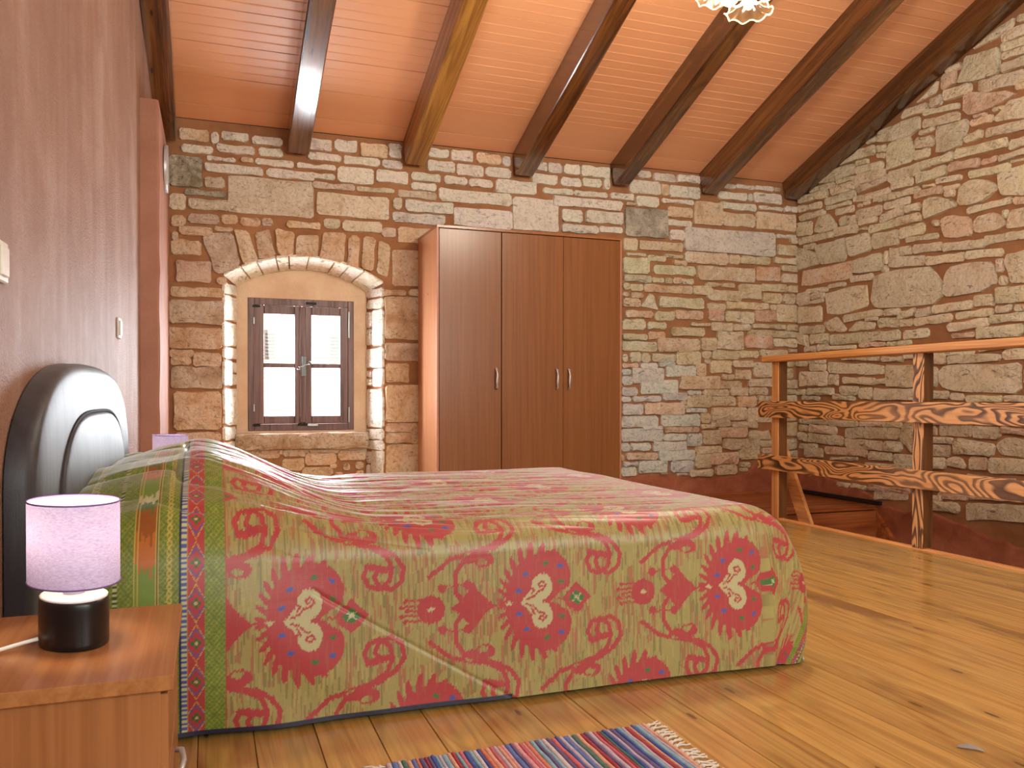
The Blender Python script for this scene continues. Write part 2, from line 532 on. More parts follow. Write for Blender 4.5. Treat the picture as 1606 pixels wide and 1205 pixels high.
# floor of the storey below, seen down the stairwell
tag(box('floor_1', 2.2, XW, YB, YW, -2.72, -2.6, M['dark_gap'], None, 0), kind='structure')

# ---- stones -------------------------------------------------------
FAR_STONES="3601,1982 4471,1978 4470,2169 3601,2165;135,2021 689,2017 689,2260 136,2256;2128,2048 2501,2045 2501,2287 2128,2284;1177,1210 1467,1207 1467,1507 1177,1505;3063,2063 3441,2061 3440,2282 3063,2280;709,2047 1209,2044 1209,2197 710,2195;-200,588 89,586 90,835 -199,833;1183,627 1450,625 1450,887 1183,885;1228,1584 1493,1582 1493,1839 1228,1837;3721,1754 4271,1752 4271,1863 3720,1861;1681,2041 2132,2039 2131,2173 1681,2171;1186,252 1450,250 1450,469 1186,467;4284,2203 4684,2201 4683,2341 4283,2340;3682,2198 3954,2197 3954,2382 3681,2381;-221,1277 111,1275 111,1427 -221,1425;1570,2214 2125,2213 2124,2301 1570,2300;-10,1778 27,1729 54,1605 130,1620 218,1671 185,1802 166,1881 -23,1865;-228,1116 97,1115 98,1252 -228,1251;-216,858 93,857 94,997 -216,995;3547,869 3938,868 3937,974 3546,973;2454,2248 3044,2249 3044,2318 2453,2314;-220,2161 -21,2160 -20,2357 -219,2355;3909,1195 4161,1194 4161,1343 3909,1342;3349,1162 3669,1161 3669,1277 3349,1276;3202,829 3544,828 3544,936 3202,935;3598,1884 4006,1883 4006,1973 3597,1972;3035,456 3403,455 3403,553 3035,552;1177,1057 1467,1056 1467,1179 1177,1178;3362,1516 3778,1515 3778,1599 3362,1598;4205,593 4481,592 4480,716 4204,715;3391,571 3752,570 3751,664 3391,664;3954,2208 4269,2207 4269,2315 3954,2314;3126,912 3410,911 3410,1030 3126,1029;3857,617 4195,616 4195,714 3857,713;3974,369 4325,368 4325,459 3973,459;3237,668 3597,667 3597,755 3236,754;4486,1437 4707,1437 4706,1580 4485,1579;727,1747 886,1720 907,1932 750,1921;-183,1545 32,1544 33,1684 -182,1683;1998,2311 2319,2310 2319,2402 1998,2401;4275,1770 4523,1770 4522,1887 4274,1886;3049,1770 3282,1769 3281,1894 3048,1893;3105,2399 3381,2399 3380,2502 3104,2501;3035,567 3362,567 3362,652 3035,651;2729,2144 3044,2143 3044,2231 2729,2230;4183,1212 4452,1211 4451,1313 4183,1313;1268,1894 1525,1893 1525,2000 1268,2000;4113,1613 4338,1613 4338,1735 4113,1734;3186,1962 3581,1962 3581,2031 3186,2030;3808,1592 4138,1591 4138,1674 3808,1673;4211,1309 4718,1308 4717,1361 4211,1361;3316,1779 3706,1779 3706,1847 3316,1846;1322,2121 1675,2120 1675,2195 1322,2195;3228,1632 3680,1632 3679,1690 3228,1689;3372,298 3699,298 3699,377 3371,377;851,2283 1099,2283 1099,2387 851,2387;1185,135 1450,134 1450,231 1185,230;3460,2399 3742,2398 3742,2488 3460,2488;3433,963 3709,962 3708,1054 3433,1053;3184,204 3444,203 3444,300 3184,299;3529,1061 3753,1060 3753,1172 3528,1171;1231,2038 1616,2037 1616,2102 1231,2101;3846,255 4113,254 4112,348 3846,347;4507,473 4715,472 4715,588 4506,588;3624,719 3859,718 3859,819 3623,818;-201,347 89,346 89,428 -201,427;4266,972 4459,971 4459,1091 4265,1091;3993,1528 4406,1528 4405,1583 3993,1583;3042,1163 3349,1163 3349,1236 3042,1236;3930,474 4202,473 4202,556 3930,556;1184,904 1351,904 1351,1037 1185,1036;3317,375 3628,375 3628,445 3317,445;4259,2419 4535,2418 4535,2497 4259,2497;569,1755 714,1755 723,1904 578,1892;3473,1293 3785,1292 3785,1358 3472,1357;3844,999 4048,999 4047,1098 3843,1097;4273,1435 4480,1435 4479,1531 4273,1531;3773,419 3952,419 3951,531 3773,530;234,1681 329,1706 262,1899 174,1905;881,1950 1157,1949 1157,2021 881,2020;1183,477 1450,476 1450,550 1183,549;3473,203 3688,202 3687,294 3473,293;1016,1697 1095,1671 1113,1912 1028,1919;1117,2304 1342,2303 1342,2388 1117,2388;-214,1453 111,1453 112,1511 -214,1511;2685,2489 2926,2488 2926,2567 2685,2566;455,1751 555,1760 561,1911 436,1935;3433,2237 3665,2237 3665,2317 3432,2316;3941,2342 4283,2341 4283,2396 3941,2395;334,1718 444,1745 391,1926 307,1891;-6,2273 358,2274 358,2325 -6,2323;1119,1672 1193,1639 1215,1867 1138,1902;2526,2054 2833,2054 2833,2113 2526,2112;3858,1113 4121,1112 4121,1181 3858,1180;-211,1721 -26,1720 -26,1816 -210,1816;3699,229 3852,229 3852,344 3699,343;3513,1429 3776,1429 3775,1496 3513,1495;4125,1906 4419,1906 4418,1966 4124,1965;-190,506 89,505 89,567 -190,567;1006,2470 1194,2470 1194,2562 1006,2562;4502,1996 4697,1995 4696,2083 4501,2083;3866,731 4089,731 4089,806 3866,806;4224,456 4481,455 4481,521 4224,521;-106,2023 153,2023 153,2088 -106,2087;913,1709 991,1689 1001,1920 928,1918;1183,554 1450,553 1450,615 1183,615;3044,1331 3249,1331 3249,1412 3044,1411;4104,720 4289,719 4288,809 4104,809;4479,882 4720,882 4719,951 4479,950;4119,290 4322,289 4322,369 4118,369;4329,1688 4601,1688 4601,1747 4328,1747;3912,2421 4189,2420 4189,2478 3911,2478;2529,2132 2700,2131 2700,2225 2529,2225;4458,1227 4695,1227 4695,1294 4458,1293;380,2276 695,2275 695,2326 380,2325;-196,440 89,439 89,495 -195,494;4216,892 4466,892 4466,954 4216,953;3901,169 4101,168 4100,247 3901,246;3159,2301 3361,2300 3361,2377 3158,2376;4500,606 4708,606 4708,680 4499,680;4354,1592 4547,1592 4546,1672 4354,1671;1704,2409 1905,2409 1905,2485 1704,2485;1484,2417 1684,2417 1684,2493 1484,2493;-79,1000 94,1000 94,1087 -78,1087;3753,1184 3903,1184 3903,1284 3752,1283;4493,692 4708,691 4707,761 4493,761;3043,666 3225,666 3225,748 3043,747;2288,2397 2490,2397 2490,2470 2288,2470;4479,960 4660,960 4660,1041 4478,1041;3625,407 3767,407 3767,510 3624,509;4542,1766 4732,1766 4731,1843 4542,1842;3077,311 3357,310 3357,362 3077,361;3821,1427 3975,1426 3975,1517 3821,1517;3920,874 4144,874 4144,936 3920,935;1846,2508 2041,2508 2041,2578 1846,2578;1920,2419 2121,2419 2121,2487 1920,2487;3705,349 3955,349 3955,403 3705,403;4322,1150 4604,1150 4604,1198 4321,1198;1272,2214 1554,2214 1554,2261 1272,2261;4546,365 4696,364 4696,453 4546,453;3399,778 3626,778 3626,836 3399,836;893,2410 1142,2410 1142,2463 893,2463;-159,2462 19,2462 19,2536 -159,2536;3860,1344 4056,1343 4055,1410 3860,1410;3649,159 3871,159 3870,217 3649,216;3982,1421 4129,1421 4129,1507 3981,1507;3334,1412 3510,1412 3510,1484 3334,1484;3778,812 4024,811 4023,863 3778,863;3069,1428 3314,1428 3314,1479 3069,1479;4136,1410 4267,1410 4266,1505 4135,1505;829,2490 984,2490 985,2570 829,2570;3304,1085 3517,1085 3517,1142 3303,1142;4082,951 4237,951 4237,1028 4082,1028;3674,1634 3859,1633 3859,1698 3673,1698;4050,550 4302,550 4302,597 4049,597;68,2408 305,2408 305,2459 68,2458;4462,1926 4708,1926 4708,1974 4462,1974;1658,2509 1823,2509 1823,2581 1658,2581;3052,1706 3302,1705 3302,1753 3052,1753;3417,522 3737,522 3737,559 3417,559;4033,814 4207,814 4206,882 4033,882;2514,2400 2685,2400 2685,2468 2514,2467;-110,1930 82,1930 82,1990 -110,1989;4219,823 4409,822 4409,883 4219,883;3220,1512 3294,1500 3360,1492 3316,1611 3276,1617 3203,1521;1363,2341 1582,2341 1582,2393 1363,2392;4499,767 4707,766 4707,820 4499,820;662,2483 809,2483 809,2558 663,2558;3531,2523 3740,2523 3740,2576 3531,2575;3056,1951 3175,1951 3175,2042 3056,2042;4057,1052 4265,1051 4265,1104 4057,1103;4245,1377 4580,1377 4580,1409 4245,1409;681,2226 968,2226 968,2264 681,2263;652,2414 875,2414 875,2462 652,2462;3317,2514 3511,2514 3511,2569 3317,2569;3461,2054 3597,2053 3597,2132 3461,2131;4124,1129 4309,1129 4309,1186 4124,1186;-163,1853 41,1852 41,1904 -163,1903;2630,2339 2913,2339 2913,2375 2630,2375;3116,382 3297,382 3297,438 3116,438;3047,1506 3195,1506 3195,1575 3046,1574;-218,2007 -121,2007 -120,2112 -217,2112;2539,2491 2674,2491 2674,2566 2539,2565;2700,2412 2859,2412 2859,2475 2699,2474;4559,1592 4683,1592 4683,1673 4559,1672;3429,2170 3666,2170 3666,2212 3429,2212;1787,2332 1973,2332 1973,2386 1787,2385;3845,563 4034,563 4034,616 3845,615;1604,2334 1779,2334 1779,2391 1604,2391;4328,391 4527,390 4526,440 4328,440;3406,459 3625,459 3624,504 3406,504;3715,971 3807,971 3807,1075 3714,1075;289,2482 487,2482 487,2531 289,2531;3135,770 3390,770 3390,808 3135,808;3044,1251 3260,1251 3260,1295 3044,1295;3809,1513 3990,1513 3990,1565 3808,1565;3037,813 3180,813 3179,880 3037,879;3272,1260 3426,1260 3426,1322 3272,1321;4540,295 4710,295 4709,351 4540,350;1484,2517 1643,2517 1643,2576 1484,2575;2376,2335 2620,2335 2620,2374 2376,2374;2938,2339 3139,2339 3139,2385 2937,2385;-146,2385 45,2385 45,2433 -146,2433;97,2487 265,2487 265,2542 97,2541;310,2348 556,2348 556,2386 311,2385;1363,2273 1551,2273 1551,2322 1363,2321;1205,2484 1298,2484 1298,2581 1205,2581;3393,2344 3681,2347 3681,2378 3392,2375;3030,186 3167,186 3167,252 3030,252;510,1944 732,1944 732,1984 510,1984;3266,1341 3432,1341 3432,1394 3266,1394;4062,1351 4226,1351 4226,1404 4061,1403;3799,1701 4076,1701 4075,1732 3799,1732;-6,2169 115,2169 115,2239 -6,2239;4342,274 4514,273 4514,323 4341,322;331,2409 488,2409 488,2463 331,2463;2844,2077 3044,2077 3044,2119 2844,2118;-128,2112 126,2112 126,2145 -128,2145;3657,1178 3744,1178 3743,1274 3657,1273;4020,1890 4122,1890 4122,1970 4020,1970;577,2350 837,2354 837,2385 577,2381;2415,2494 2526,2494 2526,2565 2415,2565;4532,1865 4705,1864 4704,1909 4532,1909;1160,2410 1303,2410 1303,2462 1160,2462;3109,1075 3204,1075 3204,1153 3109,1153;4348,334 4527,334 4527,376 4347,376;980,2229 1244,2233 1244,2261 980,2257;3755,592 3845,592 3845,674 3754,674;3262,1878 3427,1878 3427,1921 3261,1921;4304,772 4483,772 4483,812 4304,812;756,1956 867,1956 868,2020 756,2020;215,1934 340,1934 340,1988 216,1988;1153,1922 1256,1922 1256,1989 1154,1988;-225,1060 -75,1059 -75,1105 -225,1104;4312,2365 4551,2365 4551,2393 4312,2393;3199,1027 3352,1027 3352,1070 3199,1070;-213,1008 -92,1007 -91,1061 -213,1060;3105,1632 3223,1632 3222,1686 3105,1686;3170,2527 3294,2527 3294,2579 3169,2579;4587,1365 4714,1365 4714,1415 4586,1414;1347,1520 1493,1520 1493,1563 1347,1563;3040,895 3132,895 3132,964 3040,963;1165,1516 1328,1516 1328,1555 1166,1555;3372,1044 3517,1044 3517,1088 3372,1087;-208,1901 -121,1901 -121,1973 -207,1973;4483,2139 4689,2139 4688,2169 4483,2169;666,2289 833,2289 834,2326 666,2326;4268,2523 4455,2522 4455,2556 4268,2555;3381,2401 3450,2401 3450,2488 3380,2488;3207,1074 3286,1074 3286,1150 3207,1150;4536,1059 4666,1059 4666,1106 4536,1106;4486,834 4694,834 4694,863 4486,863;4562,2363 4701,2363 4701,2406 4562,2406;98,1938 199,1938 199,1997 98,1997;4075,2517 4259,2517 4259,2549 4075,2549;4614,1690 4716,1690 4715,1747 4614,1747;3609,681 3811,680 3811,708 3609,708;3758,546 3899,546 3899,583 3758,583;2319,2496 2403,2496 2403,2558 2319,2558;3573,1709 3685,1709 3685,1754 3573,1754;3033,379 3113,379 3113,442 3033,442;3497,1853 3620,1853 3620,1895 3497,1894;3765,1116 3849,1116 3849,1176 3765,1176;1237,2122 1300,2122 1300,2203 1237,2203;3050,260 3184,260 3184,296 3050,296;4711,1228 4751,1228 4750,1351 4711,1351;3039,1032 3176,1032 3176,1067 3039,1067;3413,1910 3584,1910 3584,1938 3413,1937;2052,2506 2117,2506 2117,2577 2052,2576;3635,821 3763,821 3763,857 3635,857;8,2347 184,2347 184,2373 8,2372;3959,950 4076,950 4076,988 3959,988;3116,1579 3223,1579 3223,1620 3116,1620;3305,1711 3413,1711 3413,1748 3304,1748;2881,2401 2926,2401 2926,2491 2881,2491;3489,1708 3570,1708 3570,1755 3489,1755;4626,2099 4707,2099 4707,2146 4626,2146;3657,1381 3842,1381 3842,1401 3657,1401;3223,550 3400,550 3400,571 3223,570;3040,977 3120,977 3120,1020 3039,1020;351,1945 422,1945 422,1996 352,1995;4135,222 4228,222 4228,259 4134,259;35,2457 81,2457 81,2532 35,2532;3966,2511 4075,2511 4075,2542 3966,2542;3035,765 3121,765 3121,803 3034,803;4202,2423 4251,2423 4251,2486 4202,2486;3079,1910 3252,1910 3252,1928 3079,1928;3416,1707 3486,1707 3486,1751 3416,1751;3046,1641 3105,1641 3105,1693 3046,1693;52,1890 166,1890 166,1916 52,1916;65,1542 124,1542 124,1585 65,1585;3042,1078 3084,1078 3084,1137 3042,1137;4425,1534 4486,1534 4485,1574 4425,1574;4620,1187 4718,1187 4718,1209 4620,1209;219,2355 297,2355 297,2382 219,2382;3795,1074 3846,1074 3846,1112 3795,1112;-203,1813 -169,1813 -168,1867 -202,1867;3529,175 3634,175 3634,193 3529,193;4135,190 4210,190 4209,215 4135,215;3046,1587 3096,1586 3096,1621 3046,1621;4464,2527 4526,2527 4526,2555 4464,2555;3070,2297 3143,2297 3143,2318 3070,2318;3027,305 3061,305 3061,352 3027,352;3568,745 3615,744 3615,773 3568,772;3591,709 3633,709 3632,732 3591,732;3384,190 3441,190 3441,204 3383,204"
RIGHT_STONES="4975,1627 4934,1698 4825,1724 4628,1721 4401,1701 4370,1662 4298,1600 4302,1462 4403,1436 4626,1447 4885,1466 4943,1520;4328,989 4268,1017 3723,1012 3703,934 3721,830 3906,830 4219,847 4315,883;5446,1638 4998,1670 4977,1541 4981,1494 5213,1456 5408,1455;5714,1858 5139,1856 5147,1741 5198,1723 5723,1726;4249,1674 4076,1687 3912,1660 3896,1566 3885,1527 3954,1503 3991,1484 4114,1469 4289,1484 4287,1584;5560,2044 5217,2048 5199,1933 5225,1869 5484,1880 5541,1956;4801,2645 4719,2667 4553,2653 4545,2522 4573,2474 4740,2472 4808,2454;4100,101 3631,145 3630,49 4099,-4;4190,2893 4117,3036 3867,3005 3883,2847 4026,2848;5405,1085 4821,1042 4820,965 5405,1002;4794,1038 4521,1025 4519,874 4793,880;3887,2217 3710,2227 3640,2231 3638,2025 3858,2071 3887,2147;4352,2647 4100,2626 4110,2555 4173,2461 4357,2467;4890,2687 4871,2770 4713,2774 4499,2770 4498,2664 4719,2662;5738,1015 5409,1012 5409,897 5737,894;5767,1561 5482,1545 5481,1416 5766,1427;4141,2797 4084,2797 4001,2764 3920,2732 3751,2710 3766,2668 3920,2647 4083,2645 4140,2675;5780,2061 5705,2049 5541,1976 5517,1888 5784,1874;4188,2173 4108,2223 4024,2214 3900,2154 3889,2118 3969,2071 4062,2058 4181,2079;5131,1855 4842,1875 4826,1785 4841,1740 5130,1751;5209,2046 4985,2048 4948,1982 4952,1905 5165,1888;5713,272 5037,284 5037,236 5713,219;4323,2009 4239,2029 4089,1981 4069,1915 4071,1862 4274,1864 4305,1940;4917,867 4519,863 4519,785 4916,783;3824,1691 3660,1709 3658,1494 3787,1510 3834,1655;5713,209 5205,231 5204,175 5712,149;5636,506 5224,491 5223,423 5636,433;5554,2546 5344,2615 5111,2598 5119,2527 5343,2520;5371,1302 5028,1296 5027,1218 5370,1220;5003,577 4667,576 4667,496 5002,492;4205,518 4170,529 3893,500 3887,453 3913,428 4198,424;4933,2023 4685,2012 4684,1904 4932,1910;4458,2164 4405,2183 4324,2165 4193,2106 4199,2073 4435,2036 4461,2062;5580,2165 5515,2275 5422,2285 5314,2178 5323,2142 5504,2141;4032,2850 3699,2804 3698,2726 4031,2768;3935,413 3650,423 3649,333 3934,318;4997,302 4509,328 4508,277 4996,248;5437,404 4981,406 4981,352 5437,347;5206,480 4824,474 4824,409 5206,411;3919,2572 3862,2596 3806,2651 3667,2636 3666,2502 3898,2547;5020,1293 4669,1290 4668,1222 5019,1220;3892,1496 3658,1485 3657,1386 3892,1393;4774,2449 4496,2445 4496,2362 4773,2362;4025,1258 3710,1251 3709,1179 4025,1181;3882,505 3810,551 3651,540 3650,428 3861,446;4207,2451 3814,2424 3814,2369 4207,2391;5796,2276 5600,2257 5599,2145 5796,2161;4769,1822 4450,1789 4450,1723 4769,1753;4050,1969 3941,1980 3872,1956 3825,1891 3872,1863 3994,1862 4060,1884;5170,218 4724,233 4724,187 5170,169;5627,582 5303,566 5303,503 5627,516;5374,2480 5069,2469 5068,2402 5374,2411;4319,619 4056,627 4056,549 4318,538;5098,2509 4816,2491 4815,2421 5097,2436;5758,2495 5415,2468 5414,2411 5757,2435;4923,2297 4495,2279 4495,2235 4922,2250;5462,1408 5309,1440 5200,1337 5221,1317 5389,1326;4253,1077 3855,1082 3855,1035 4253,1027;5230,1439 4839,1456 4839,1409 5230,1389;5446,2405 5110,2397 5109,2342 5446,2348;5273,2628 5062,2700 4918,2686 4913,2617 5070,2623;4907,98 4592,126 4591,69 4907,38;4617,612 4539,626 4537,401 4652,497 4653,543;5134,2345 4758,2335 4757,2289 5134,2296;4076,176 3631,205 3631,167 4076,135;5765,2139 5426,2130 5426,2079 5765,2086;3980,1836 3661,1823 3660,1769 3980,1779;5750,1396 5453,1385 5453,1327 5750,1336;5092,2232 4848,2228 4848,2157 5091,2159;4674,2019 4452,2021 4451,1944 4674,1939;4295,1845 3972,1818 3972,1766 4294,1790;4377,1431 4063,1437 4062,1384 4377,1375;4527,2371 4269,2371 4268,2306 4527,2303;5618,1323 5398,1314 5397,1237 5617,1244;5340,2149 5091,2132 5091,2065 5340,2079;5093,2420 4777,2438 4777,2386 5093,2365;3795,1963 3662,1962 3661,1845 3825,1854;4475,2734 4171,2698 4171,2644 4475,2677;4433,1775 4130,1757 4130,1703 4433,1719;5236,963 4897,944 4897,896 5235,913;4252,1298 3944,1311 3944,1259 4251,1243;3972,2523 3676,2492 3675,2438 3972,2466;4539,1356 4223,1363 4222,1313 4539,1304;4422,206 4065,222 4064,178 4421,160;5207,560 5007,573 5006,495 5206,480;5648,874 5341,877 5340,826 5648,821;5393,621 5081,623 5080,574 5393,570;4397,94 4157,94 4156,31 4397,28;4553,1877 4301,1859 4301,1799 4552,1814;4492,2445 4216,2446 4216,2391 4492,2388;4977,2094 4715,2096 4715,2038 4976,2034;5777,2416 5488,2392 5487,2341 5777,2362;4105,296 3747,295 3747,254 4104,252;4304,2874 4083,2860 4082,2793 4303,2804;5674,378 5465,384 5464,313 5674,305;5111,2570 4831,2545 4831,2492 5110,2516;4051,617 3857,609 3856,535 4050,540;3939,1324 3657,1321 3656,1271 3938,1272;5790,1355 5637,1311 5636,1219 5790,1261;4859,2151 4635,2179 4635,2116 4859,2086;4097,2280 3798,2259 3797,2213 4097,2231;5792,1675 5630,1689 5629,1603 5792,1587;4971,139 4571,150 4570,117 4971,103;4873,1388 4673,1376 4673,1308 4873,1318;4254,2374 4017,2350 4017,2293 4253,2315;5747,2326 5446,2322 5445,2277 5746,2279;4636,1279 4413,1279 4412,1219 4636,1217;5191,1318 5078,1388 4900,1355 4916,1315;4965,392 4733,395 4732,337 4965,332;3693,983 3559,979 3559,882 3692,884;4121,1759 3845,1737 3844,1691 4121,1710;4677,2799 4636,2855 4428,2844 4425,2797 4479,2789;4715,2096 4487,2094 4486,2039 4715,2038;5261,892 5074,883 5074,816 5261,823;3868,3092 3669,3078 3669,3016 3867,3027;4546,2251 4304,2240 4303,2190 4545,2199;4825,2232 4586,2230 4585,2179 4825,2179;4718,390 4537,390 4536,323 4717,320;4193,1363 3910,1369 3910,1326 4193,1318;4762,1888 4569,1878 4568,1816 4762,1824;4391,281 4122,289 4121,245 4390,235;4106,2043 3786,2044 3786,2007 4106,2004;4397,1127 4049,1118 4049,1084 4397,1091;4428,1013 4337,1010 4336,878 4427,879;4081,3069 3941,3115 3775,3150 3786,3095 3868,3070 3999,3072;4470,761 4183,763 4183,723 4470,719;4386,476 4234,479 4233,404 4385,399;3864,2899 3668,2883 3667,2826 3863,2840;4397,649 4068,658 4068,624 4396,614;5630,2531 5334,2512 5334,2474 5630,2492;4536,2630 4377,2599 4376,2528 4535,2557;4809,478 4645,480 4644,412 4808,407;4423,384 4263,390 4262,320 4422,312;4166,760 3905,757 3905,715 4165,716;5745,622 5402,617 5402,585 5745,588;4469,2795 4172,2758 4172,2721 4469,2756;5155,1739 4927,1732 4926,1684 5155,1690;4318,2989 4203,2990 4202,2894 4317,2892;4080,410 3945,414 3945,334 4079,327;4709,260 4494,262 4494,212 4709,208;4751,2371 4558,2358 4558,2302 4750,2313;4628,1131 4412,1131 4411,1081 4627,1080;4054,1465 3903,1457 3902,1387 4054,1393;5254,1124 4860,1103 4859,1077 5254,1096;3842,1100 3679,1100 3679,1037 3842,1035;3862,3020 3669,2996 3668,2944 3861,2965;4623,1944 4338,1923 4338,1888 4623,1907;5058,874 4936,873 4936,789 5057,789;4111,812 3848,812 3848,774 4111,773;5328,2294 5130,2283 5129,2234 5328,2244;3889,758 3652,760 3652,719 3889,715;5616,1077 5428,1070 5428,1019 5616,1024;5804,1128 5650,1121 5650,1062 5804,1067;5349,826 5107,813 5107,777 5349,788;4426,848 4248,842 4248,792 4426,797;4554,2537 4414,2528 4413,2467 4554,2474;3809,2398 3665,2397 3665,2338 3808,2338;3861,2960 3668,2944 3668,2900 3861,2916;5079,2161 4890,2153 4890,2109 5079,2115;5744,411 5530,422 5530,383 5744,371;4689,764 4490,760 4489,719 4689,722;5621,1127 5437,1122 5437,1077 5621,1080;4327,153 4092,157 4092,123 4327,117;5064,617 4833,623 4833,588 5064,581;4257,380 4204,406 4146,403 4108,352 4122,331 4257,345;5659,1699 5409,1688 5409,1656 5659,1666;5391,983 5293,980 5292,898 5390,900;5605,1656 5450,1658 5450,1606 5605,1604;4688,1415 4531,1434 4530,1383 4688,1363;3875,2321 3665,2323 3664,2287 3875,2284;4396,529 4205,528 4204,488 4395,488;5060,1217 4803,1210 4802,1181 5060,1186;4520,1419 4387,1427 4386,1371 4520,1362;4397,1099 4274,1088 4274,1028 4396,1037;5423,2335 5160,2328 5159,2300 5423,2306;5373,322 5079,342 5079,318 5373,297;4532,2877 4344,2966 4356,2889 4518,2873;5388,1211 5101,1201 5101,1177 5388,1186;3847,619 3651,603 3651,567 3846,582;4356,2297 4154,2277 4154,2243 4356,2262;4088,2613 3925,2600 3924,2557 4088,2570;4836,1101 4635,1092 4634,1058 4836,1066;4127,2523 3997,2532 3996,2480 4127,2470;5316,2523 5094,2505 5094,2475 5316,2492;5712,817 5505,811 5505,778 5712,784;4816,1448 4670,1445 4670,1399 4815,1401;4621,2165 4487,2164 4487,2114 4621,2113;5752,1592 5464,1600 5464,1577 5752,1568;5755,508 5646,492 5646,433 5754,447;5522,1232 5397,1231 5397,1180 5521,1180;4787,1209 4564,1206 4564,1178 4787,1180;3827,811 3653,811 3653,775 3827,774;5193,2213 5100,2206 5100,2139 5192,2145;4825,618 4646,617 4646,583 4825,583;4409,2858 4313,2859 4313,2794 4408,2793;5695,2070 5560,2067 5560,2021 5695,2024;5454,136 5291,132 5291,95 5454,98;5680,1225 5545,1224 5545,1178 5680,1178;4666,1361 4548,1357 4547,1306 4665,1310;4057,656 3852,656 3852,628 4056,627;5279,2218 5197,2220 5197,2152 5279,2149;4222,1229 4039,1225 4039,1196 4221,1199;5745,572 5646,575 5646,522 5745,518;3842,656 3652,657 3651,630 3841,629;5777,868 5668,867 5668,821 5777,821;4279,3023 4160,3021 4159,2979 4279,2980;5391,1703 5215,1699 5215,1671 5391,1674;4425,600 4343,603 4343,542 4424,538;3771,2040 3662,2020 3662,1976 3770,1995;3767,2746 3667,2734 3666,2686 3767,2697;5144,131 4987,128 4987,98 5144,100;4005,1119 3779,1125 3779,1104 4005,1098;3894,1376 3783,1379 3783,1338 3894,1334;5103,2614 4980,2605 4980,2570 5103,2577;4236,827 4126,824 4125,785 4236,787;5291,129 5153,130 5153,99 5291,98;3761,1372 3657,1370 3657,1330 3760,1331;4898,2678 4809,2658 4809,2612 4898,2630;4897,932 4782,941 4781,906 4897,896;3998,2330 3883,2327 3883,2292 3997,2294;5006,2750 4894,2747 4894,2712 5005,2714;3889,1678 3842,1670 3841,1587 3888,1593;5417,2128 5345,2127 5344,2077 5417,2077;3875,1571 3815,1562 3815,1502 3874,1510;4279,2205 4208,2193 4208,2144 4279,2155;4397,123 4301,130 4300,95 4397,87;4811,1879 4777,1879 4776,1780 4811,1779;3757,3154 3680,3140 3680,3097 3756,3110;4503,2660 4377,2663 4377,2637 4503,2634;4295,2226 4168,2220 4168,2196 4294,2201;4894,2618 4809,2594 4808,2559 4893,2582;5004,1400 4881,1401 4881,1377 5004,1376;3925,2640 3839,2630 3839,2602 3925,2612;4382,2020 4323,2009 4323,1968 4381,1980;3793,2272 3664,2260 3664,2242 3793,2253;4830,1773 4780,1772 4780,1725 4829,1727;4472,2280 4365,2270 4365,2250 4472,2260;4063,2638 3970,2627 3970,2606 4063,2616;5091,2095 4981,2089 4981,2071 5091,2077;5027,2288 4962,2291 4962,2261 5026,2257;3844,1976 3811,1973 3810,1923 3844,1925;5084,2279 5043,2279 5043,2255 5084,2255"
APRON_STONES="649,322 868,322 868,407 649,406;207,378 476,377 476,442 207,441;880,350 1077,350 1077,421 880,420;631,243 843,242 843,301 631,301;494,287 643,286 643,368 494,368;229,249 453,249 453,295 229,295;500,384 661,384 661,436 500,436;212,314 318,313 318,357 212,357;535,218 619,218 619,271 536,271;679,411 819,411 819,433 679,432;1005,284 1061,284 1061,333 1005,333;335,310 391,310 391,358 335,358;917,280 964,280 964,323 917,323;1011,240 1061,240 1061,270 1011,270;862,238 911,238 911,262 862,262;825,299 871,299 871,322 825,322"

def parse(s): return [[tuple(float(c) / 1000 for c in p.split(',')) for p in q.split(' ')] for q in s.split(';')]

def outline(poly, rnd, step=0.07, jit=0.0035, maxn=14):
    n = len(poly)
    # cut the corners
    pts = []
    for i in range(n):
        a, b, c = Vector(poly[i - 1]), Vector(poly[i]), Vector(poly[(i + 1) % n])
        la, lc = (a - b).length, (c - b).length
        k = min(rnd.uniform(0.008, 0.024), la * 0.3, lc * 0.3)
        if n > 6: k = min(la, lc) * 0.27
        pts += [b + (a - b).normalized() * k, b + (c - b).normalized() * k]
    out = []
    per = sum((pts[i] - pts[(i + 1) % len(pts)]).length for i in range(len(pts)))
    st = max(step, per / maxn * 1.15)
    for i in range(len(pts)):
        a, b = pts[i], pts[(i + 1) % len(pts)]
        out.append(a)
        m = int((b - a).length / st)
        nrm = Vector((b - a).yx); nrm = Vector((nrm[0], -nrm[1]))
        if nrm.length > 0: nrm.normalize()
        for j in range(m):
            out.append(a + (b - a) * ((j + 1) / (m + 1)) + nrm * rnd.uniform(-jit * 1.6, jit * 1.2))
    out = [p + Vector((rnd.uniform(-jit, jit), rnd.uniform(-jit, jit))) * 0.6 for p in out]
    # drop near duplicates
    res = [out[0]]
    for p in out[1:]:
        if (p - res[-1]).length > 0.004: res.append(p)
    while len(res) > 16: del res[rnd.randrange(len(res))]
    return res

